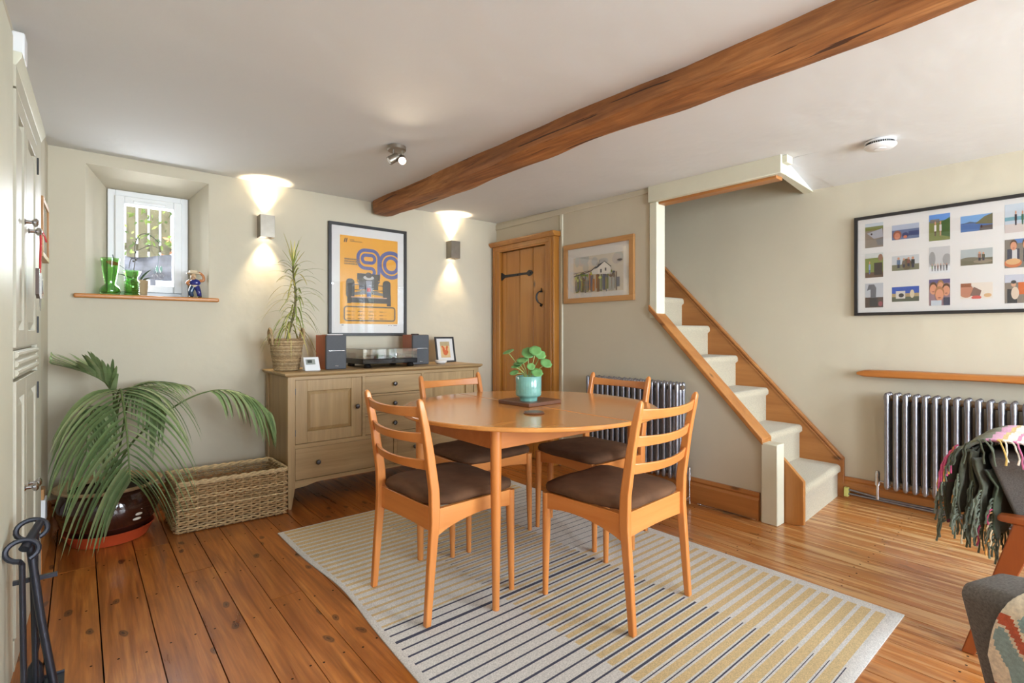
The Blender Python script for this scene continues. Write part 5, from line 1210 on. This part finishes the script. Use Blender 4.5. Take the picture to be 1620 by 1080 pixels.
g = G(); g.col = S(216, 214, 208); g.prism([(.0, -.045, -.155), (.0, .02, -.175), (.0, .030, -.245), (.0, -.05, -.25)], (.010, 0, 0)); g.col = S(110, 116, 124); g.prism([(.0105, -.03, -.18), (.0105, .01, -.19), (.0105, .01, -.23), (.0105, -.03, -.23)], (.001, 0, 0)); g.col = S(84, 66, 60); g.prism([(-.004, -.085, -.14), (-.004, -.05, -.14), (-.004, -.05, -.25), (-.004, -.09, -.235)], (.010, 0, 0)); g.col = S(140, 138, 130); g.prism([(.002, -.03, -.245), (.002, .02, -.245), (.002, -.01, -.295)], (.004, 0, 0)); g.build('fobs', 'ceramic', key)
al = thing('door_sensor', 'white plastic alarm sensor high on the left wall above the cupboard', 'sensor', (XL, 2.42, 2.06))
g = G(); g.box((0, -.03, -.035), (.034, .045, .055)); g.build('housing', 'white', al, bevel=.006, seg=3)
g = G(); g.box((0, .05, -.055), (.024, .085, .045)); g.build('cover', 'white', al, bevel=.004)
g = G(); g.tube([(.010, -.01, -.035), (.008, .03, -.044)], .003, 6); g.build('cable', 'black', al)
sk = thing('wall_socket', 'small white cable box on the left wall just above the skirting', 'socket', (XL, 3.40, .24))
g = G(); g.box((0, -.05, -.06), (.022, .05, .05)); g.build('box', 'white', sk, bevel=.003)
g = G(); g.box((0, -.04, .05), (.016, .04, .10)); g.build('wood_block', 'frameoak_z', sk, bevel=.002)
lf.location.y = .26
pv = Matrix.Translation((XL, 3.27, 0)) @ Matrix.Rotation(radians(-1.6), 4, 'Z') @ Matrix.Translation((-XL, -3.27, 0))
for o in [o for o in COL.objects if o.parent is None and (o.name.startswith('wall_left') or o.name.startswith('baseboard_left') or o in (cb, jt, key, al, sk, lf))]:
    o.matrix_world = pv @ Matrix.Translation(o.location)

# fireside tools
ft = thing('fireside_tools', 'black iron fireside tool set with looped handles by the left wall', 'fire tools', (-.102, 2.13, 0))
g = G(); g.box((-.062, -.05, .006), (.066, .05, .016)); g.box((-.062, -.052, .0), (.066, -.046, .022)); g.box((-.062, .046, .0), (.066, .052, .022)); g.build('stand_base', 'iron', ft, bevel=.001)
g = G(); g.tube([(0, .0, .016), (0, 0, .475)], .007, 10); g.tube([(.010, .02, .515), (-.022, -.06, .465)], [.011, .013], 12); g.tube([(0, 0, .46), (.002, -.01, .49)], .008, 8); g.box((-.05, -.006, .345), (.05, .006, .357)); g.build('stand_post', 'iron', ft)
def tool(px_, py_, ztop, lean, rr_, kind, nm):
    g = G(); c = Vector((px_, py_, ztop)); P = []
    for i in range(19):
        q = -pi * .55 - 2 * pi * .90 * i / 18; P.append((c.x + .036 * cos(q), c.y + .012 * sin(q), c.z + .027 * sin(q)))
    g.tube(P[::-1], rr_, 8); b = Vector((px_ + lean, py_ - .005, .07)); g.tube([Vector(P[0]), c + Vector((.0, 0, -.040)), b], rr_, 10)
    if kind == 'shovel': g.lathe([(.004, .0), (.032, .004), (.036, .014), (.032, .011), (.004, .006)], 18, (b.x + .018, b.y - .01, b.z - .045))
    if kind == 'brush': g.lathe([(.006, .07), (.018, .05), (.022, 0.0), (.004, .0)], 16, (b.x, b.y, .020))
    g.build(nm, 'iron', ft)
tool(-.026, -.060, .462, .004, .0075, 'shovel', 'shovel'); tool(-.010, .035, .492, .008, .0075, 'brush', 'brush')
g = G(); g.tube([(-.010, -.035, .465), (.014, -.040, .24), (.044, -.042, .022)], .0105, 12); g.build('poker', 'iron', ft)
g = G(); g.tube([(.010, .02, .30), (.012, .02, .15), (.028, .02, .03)], .003, 6); g.tube([(.010, .02, .30), (.008, .02, .15), (-.008, .02, .03)], .003, 6); g.build('tongs', 'iron', ft)

# ================================================================ ARMCHAIRS
def armchair(label, loc, rz, arms=True):
    t = thing('armchair' if arms else 'easy_chair', label, 'armchair', loc, rz)
    def sheet(name, prof, y0, y1, mat, n=10):
        # rounded cushion from a closed side profile
        g = G(); k = len(prof); cx = sum(p[0] for p in prof) / k; cz = sum(p[1] for p in prof) / k; P = []
        for i in range(n + 1):
            u = i / n; y = lerp(y0, y1, u); e = min(u, 1 - u) * (y1 - y0); s_ = 1 - .10 * max(0, 1 - e / .022) ** 2
            for x, z in prof: P.append((cx + (x - cx) * s_, y, cz + (z - cz) * s_))
        F = [tuple(range(k))[::-1], tuple(n * k + i for i in range(k))] + [(i * k + j, i * k + (j + 1) % k, (i + 1) * k + (j + 1) % k, (i + 1) * k + j) for i in range(n) for j in range(k)]
        g.add(P, F); return g.build(name, mat, t, bevel=.018, seg=4, ang=60)
    sheet('back_cushion', [(-.275, .33), (-.400, .67), (-.388, .688), (-.285, .692), (-.268, .68), (-.145, .36)], -.285, .285, 'greyfab')
    sheet('seat_cushion', [(-.26, .30), (-.13, .40), (.30, .45), (.335, .43), (.33, .33)], -.285, .285, 'greyfab')
    for s_ in (-1, 1):
        y = s_ * .325; g = G(); P = []
        prof = [(-.365, .485, .012, .008), (-.355, .488, .018, .012), (-.30, .490, .024, .013), (0, .500, .030, .013), (.28, .515, .034, .013), (.33, .517, .028, .012), (.345, .517, .015, .008)]
        for x, z, hw, ht in prof: P += [(x, y - hw, z - ht), (x, y + hw, z - ht), (x, y + hw, z + ht), (x, y - hw, z + ht)]
        k = len(prof) - 1
        if arms: g.add(P, [(0, 3, 2, 1), tuple(4 * k + i for i in range(4))] + [(4 * i + j, 4 * i + (j + 1) % 4, 4 * i + 4 + (j + 1) % 4, 4 * i + 4 + j) for i in range(k) for j in range(4)]); g.build('armrest', 'armwood', t, bevel=.006, seg=3)
        if not arms: y = s_ * .262
        g = G(); g.hexa([(-.455, y - .014, 0), (-.420, y - .014, 0), (-.420, y + .014, 0), (-.455, y + .014, 0), (-.325, y - .016, .478), (-.255, y - .016, .478), (-.255, y + .016, .478), (-.325, y + .016, .478)] if arms else [(-.32, y - .014, 0), (-.29, y - .014, 0), (-.29, y + .014, 0), (-.32, y + .014, 0), (-.27, y - .016, .30), (-.22, y - .016, .30), (-.22, y + .016, .30), (-.27, y + .016, .30)]); g.build('rear_leg', 'armwood_z', t, bevel=.004)
        g = G(); g.hexa([(.30, y - .014, 0), (.33, y - .014, 0), (.33, y + .014, 0), (.30, y + .014, 0), (.23, y - .016, .50 if arms else .32), (.29, y - .016, .50 if arms else .32), (.29, y + .016, .50 if arms else .32), (.23, y + .016, .50 if arms else .32)]); g.build('front_leg', 'armwood_z', t, bevel=.004)
        g = G(); g.hexa([(-.26, y - .011, .24), (.28, y - .011, .28), (.28, y + .011, .28), (-.26, y + .011, .24), (-.25, y - .011, .28), (.28, y - .011, .32), (.28, y + .011, .32), (-.25, y + .011, .28)]); g.build('side_rail', 'armwood', t, bevel=.003)
    g = G(); g.box((-.30, -.314, .26), (-.27, .314, .31)); g.box((.24, -.314, .30), (.27, .314, .35)); g.build('cross_rail', 'armwood', t, bevel=.003)
    return t
AR = (2.665, -.105, 0)
a1 = armchair('grey armchair with wooden arms seen side on, draped with the fringed wool throw', AR, radians(-90))
a2 = armchair('grey upholstered chair in the near right corner, its back under the patterned blanket', (1.395, -.234, 0), radians(-21.7), False)

def throwA():
    t = thing('wool_throw', 'dark green wool throw with pink and mustard stripes and fringe over the far armchair', 'throw', AR, radians(-90))
    pp_ = spline([(-.15, 0, .52), (-.21, 0, .62), (-.262, 0, .702), (-.33, 0, .712), (-.405, 0, .704), (-.445, 0, .66), (-.462, 0, .59), (-.470, 0, .53), (-.468, 0, .47), (-.462, 0, .43)], 8)
    m = len(pp_); dk, ol = S(70, 74, 56), S(110, 112, 84)
    cols = [(0, S(170, 168, 130)), (.08, S(206, 120, 160)), (.13, S(226, 218, 206)), (.18, S(206, 170, 90)), (.205, S(214, 210, 186)), (.23, S(210, 140, 176)), (.27, S(220, 212, 200)), (.31, S(206, 110, 150)), (.34, S(222, 214, 196)), (.37, S(206, 170, 90)), (.39, S(214, 150, 180)), (.42, ol), (.52, dk), (.70, S(110, 44, 74)), (.712, dk), (.975, S(110, 40, 60))]
    def cf(u, v):
        c = dk
        for a, b in cols:
            if u >= a: c = b
        return c
    def fo(off, y0, y1, ph):
        def f(u, v):
            k = u * (m - 1); i = min(int(k), m - 2); p = pp_[i].lerp(pp_[i + 1], k - i); y = lerp(y0, y1, v)
            tg = (pp_[i + 1] - pp_[i]).normalized(); nn = Vector((tg.z, 0, -tg.x))
            if nn.dot(Vector((p.x + .30, 0, p.z - .45))) < 0: nn = -nn
            wv = .010 * sin(v * 14 + u * 3 + ph) * min(1, u * 1.5) + .005 * sin(v * 31 + 1 + ph)
            p = p + nn * (off + abs(wv) * 1.2 + .02 * u * (1 - v)); return (p.x, y + .012 * sin(u * 9 + ph) - .010 * u, p.z)
        return f
    f = fo(.010, -.300, .22, 0)
    g = G(); g.grid(f, 60, 40, cf); g.build('blanket', 'cloth', t, recalc=False, solid=.006, offs=1)
    # folded-under layers hanging between the outer layer and the leaning backrest
    lay = []
    for off, ua, ub, y0, c in ((-.028, .50, .90, -.315, dk), (-.055, .52, .95, -.305, S(84, 86, 62)), (-.085, .56, .99, -.312, dk), (-.118, .62, 1.03, -.300, S(62, 72, 50))):
        def f2(u, v, off=off, ua=ua, ub=ub, y0=y0):
            w_ = lerp(ua, ub, u); q = fo(0, y0, .10, off * 90)(min(.999, w_), v); fall = max(0, w_ - .999) * .6
            return (q[0] - off * min(1, (w_ - .45) * 4), q[1] + .006 * sin(w_ * 40 + off * 70), q[2] - fall)
        g = G(); g.col = c; g.grid(f2, 26, 16); g.build('fold', 'cloth', t, recalc=False, solid=.006, offs=1); lay.append(f2)
    g = G(); R_ = random.Random(8)
    def strand(p, d, L, c, r=.0027):
        P = [Vector(p)]
        for k in range(1, 7): a = k / 6; P.append(Vector(p) + Vector(d) * (L * a * (1 - .45 * a)) + Vector((R_.uniform(-.003, .003), R_.uniform(-.003, .003), -L * a ** 1.6)))
        g.col = sc(c, R_.uniform(.85, 1.2)); g.tube(P, [r, r, r * .92, r, r * .92, r, r * 1.25], 6)
    gr = [S(84, 92, 74), S(104, 114, 100), S(70, 76, 56)]
    for i in range(46):
        u = lerp(.06, .97, i / 45); p = f(u, 0); c = cf(u, 0) if u < .40 else (R_.choice(gr) if R_.random() < .93 else R_.choice([S(206, 84, 130), S(214, 160, 90), S(226, 214, 196)]))
        sl = -.35 if u > .45 else .45; strand((p[0], p[1] - .008, p[2]), (sl + R_.uniform(-.2, .2), -.30, 0), R_.uniform(.055, .085) if u > .33 else R_.uniform(.08, .11), c)
    for f2 in lay:
        for i in range(15):
            p = f2(lerp(.35, 1, i / 14), 0); c = R_.choice(gr) if R_.random() < .88 else R_.choice([S(176, 60, 100), S(204, 150, 76), S(206, 186, 150)]); strand((p[0], p[1] - .006, p[2]), (-.3 + R_.uniform(-.2, .2), -.3, 0), R_.uniform(.05, .08), c)
        for i in range(10): strand(f2(1, i / 10 * .6), (R_.uniform(-.2, .2), -.1, 0), R_.uniform(.06, .10), R_.choice(gr))
    for i in range(10):
        p = f(.50 + .012 * i, .02); strand((p[0] - .010, p[1] - .008, p[2]), (-.35, -.25, 0), .10, R_.choice([S(206, 74, 120), S(214, 160, 70), S(214, 90, 140)]))
    g.build('fringe', 'cloth', t)
throwA()

def throwB():
    t = thing('patterned_blanket', 'cream knitted blanket with teal and rust pattern over the nearest grey chair', 'blanket', (1.395, -.234, 0), radians(-21.7))
    cr, te, ru = S(222, 212, 192), S(132, 164, 170), S(186, 84, 50)
    pp_ = spline([(-.19, 0, .54), (-.262, 0, .68), (-.285, 0, .708), (-.335, 0, .716), (-.392, 0, .708), (-.418, 0, .67), (-.385, 0, .57), (-.345, 0, .46), (-.315, 0, .36)], 10); m = len(pp_)
    edge = lambda u: lerp(.150, .232, min(1, max(0, (u - .42) / .30)))
    def cf(u, v):
        e = (1 - v) * (edge(u) + .29)
        a = (u - .445 - e * 1.1 + .008 * sin(e * 120)) % .165
        if a < .026: return ru
        b = (e + .012 * sin(u * 40)) % .085
        if .014 < b < .052 and .034 < a < .155: return te
        return cr
    def f(u, v):
        k = u * (m - 1); i = min(int(k), m - 2); p = pp_[i].lerp(pp_[i + 1], k - i); tg = (pp_[i + 1] - pp_[i]).normalized(); nn = Vector((tg.z, 0, -tg.x))
        if nn.dot(Vector((p.x + .27, 0, p.z - .52))) < 0: nn = -nn
        y = lerp(-.29, edge(u), v)
        p = p + nn * (.013 + .004 * sin(v * 11 + u * 4)); return (p.x, y, p.z)
    g = G(); g.grid(f, 150, 190, cf); g.build('knitted_cloth', 'cloth', t, recalc=False, solid=.007, offs=1)
throwB()

# ================================================================ OUTSIDE
g = G(); rr = random.Random(40)
def stonef(u, v):
    x = lerp(-1.2, 2.6, u); return (x, 5.10 + .02 * sin(x * 23 + v * 31) + .02 * sin(v * 47 + x * 11), lerp(0, 1.68 + .05 * sin(x * 3.1) + .02 * sin(x * 13), v))
g.grid(stonef, 90, 50); g.grid(lambda u, v: (lerp(-1.2, 2.6, u), lerp(5.1, 5.5, v), 1.68 + .05 * sin(lerp(-1.2, 2.6, u) * 3.1) + .02 * sin(lerp(-1.2, 2.6, u) * 13)), 60, 2)
tag(g.build('stone_wall', 'stone', recalc=False), 'grey rubble stone garden wall outside the small window', 'wall')
fc = thing('picket_fence', 'pale wooden paling fence above the stone wall outside the window', 'fence', (0, 5.75, 0))
g = G()
for z in (1.85, 2.55): g.box((-1.2, .02, z), (2.8, .06, z + .06))
g.build('rail', 'fence', fc)
first = None
for i in range(26):
    if first is None:
        g = G(); g.box((-.034, 0, 1.2), (.034, .018, 2.75)); first = g.build('paling', 'fence', fc); first.location.x = -.6
    else: o = first.copy(); COL.objects.link(o); o.parent = fc; o.location.x = -.6 + i * .087
def leafmass(name, label, box, n, size, cols, seed):
    g = G(); R_ = random.Random(seed)
    for i in range(n):
        c = Vector([R_.uniform(box[0][k], box[1][k]) for k in range(3)]); a = Vector((R_.gauss(0, 1), R_.gauss(0, 1), R_.gauss(0, 1))).normalized(); b = a.cross(Vector((R_.gauss(0, 1), R_.gauss(0, 1), R_.gauss(0, 1)))).normalized(); s_ = size * R_.uniform(.6, 1.3)
        g.col = sc(R_.choice(cols), R_.uniform(.8, 1.2)); g.poly([c - a * s_, c + b * s_ * .45, c + a * s_, c - b * s_ * .45])
    return tag(g.build(name, 'leafout', recalc=False), label, 'shrub')
leafmass('climbing_shrub', 'leafy climber in front of the fence outside the small window', ((-.3, 5.5, 1.72), (.9, 5.7, 2.7)) , 480, .03, [S(150, 176, 90), S(176, 196, 110), S(120, 150, 80)], 3)
leafmass('flowering_shrub', 'shrub with orange flowers over the stone wall outside the window', ((.55, 5.3, 1.68), (.85, 5.5, 1.95)), 60, .03, [S(226, 160, 110), S(170, 190, 110)], 4)
g = G(); g.grid(lambda u, v: (lerp(-3, 9, u), lerp(-9, -2.6, v), -.12 + .01 * sin(u * 9)), 8, 8); tag(g.build('lawn', plain('grass', S(120, 160, 60), .9, var=.3), recalc=False), 'green lawn beyond the glazed doors', 'lawn', kind='stuff')
leafmass('garden_hedge', 'green garden hedge beyond the glazed doors', ((0.5, -6.4, .05), (7.5, -5.8, 2.3)), 2600, .10, [S(120, 160, 50), S(150, 190, 70), S(90, 130, 44)], 5)
leafmass('side_hedge', 'sunlit green hedge beyond the side garden door', ((9.2, -6.2, .05), (9.8, 2.0, 2.6)), 2600, .11, [S(150, 190, 60), S(176, 210, 84), S(120, 160, 50)], 6)
g = G(); g.grid(lambda u, v: (lerp(4.2, 8.1, u), lerp(-5, 3, v), -.12), 4, 4); tag(g.build('side_lawn', plain('side_grass', S(140, 176, 76), .9, var=.3), recalc=False), 'green lawn beyond the side garden door', 'lawn', kind='stuff')
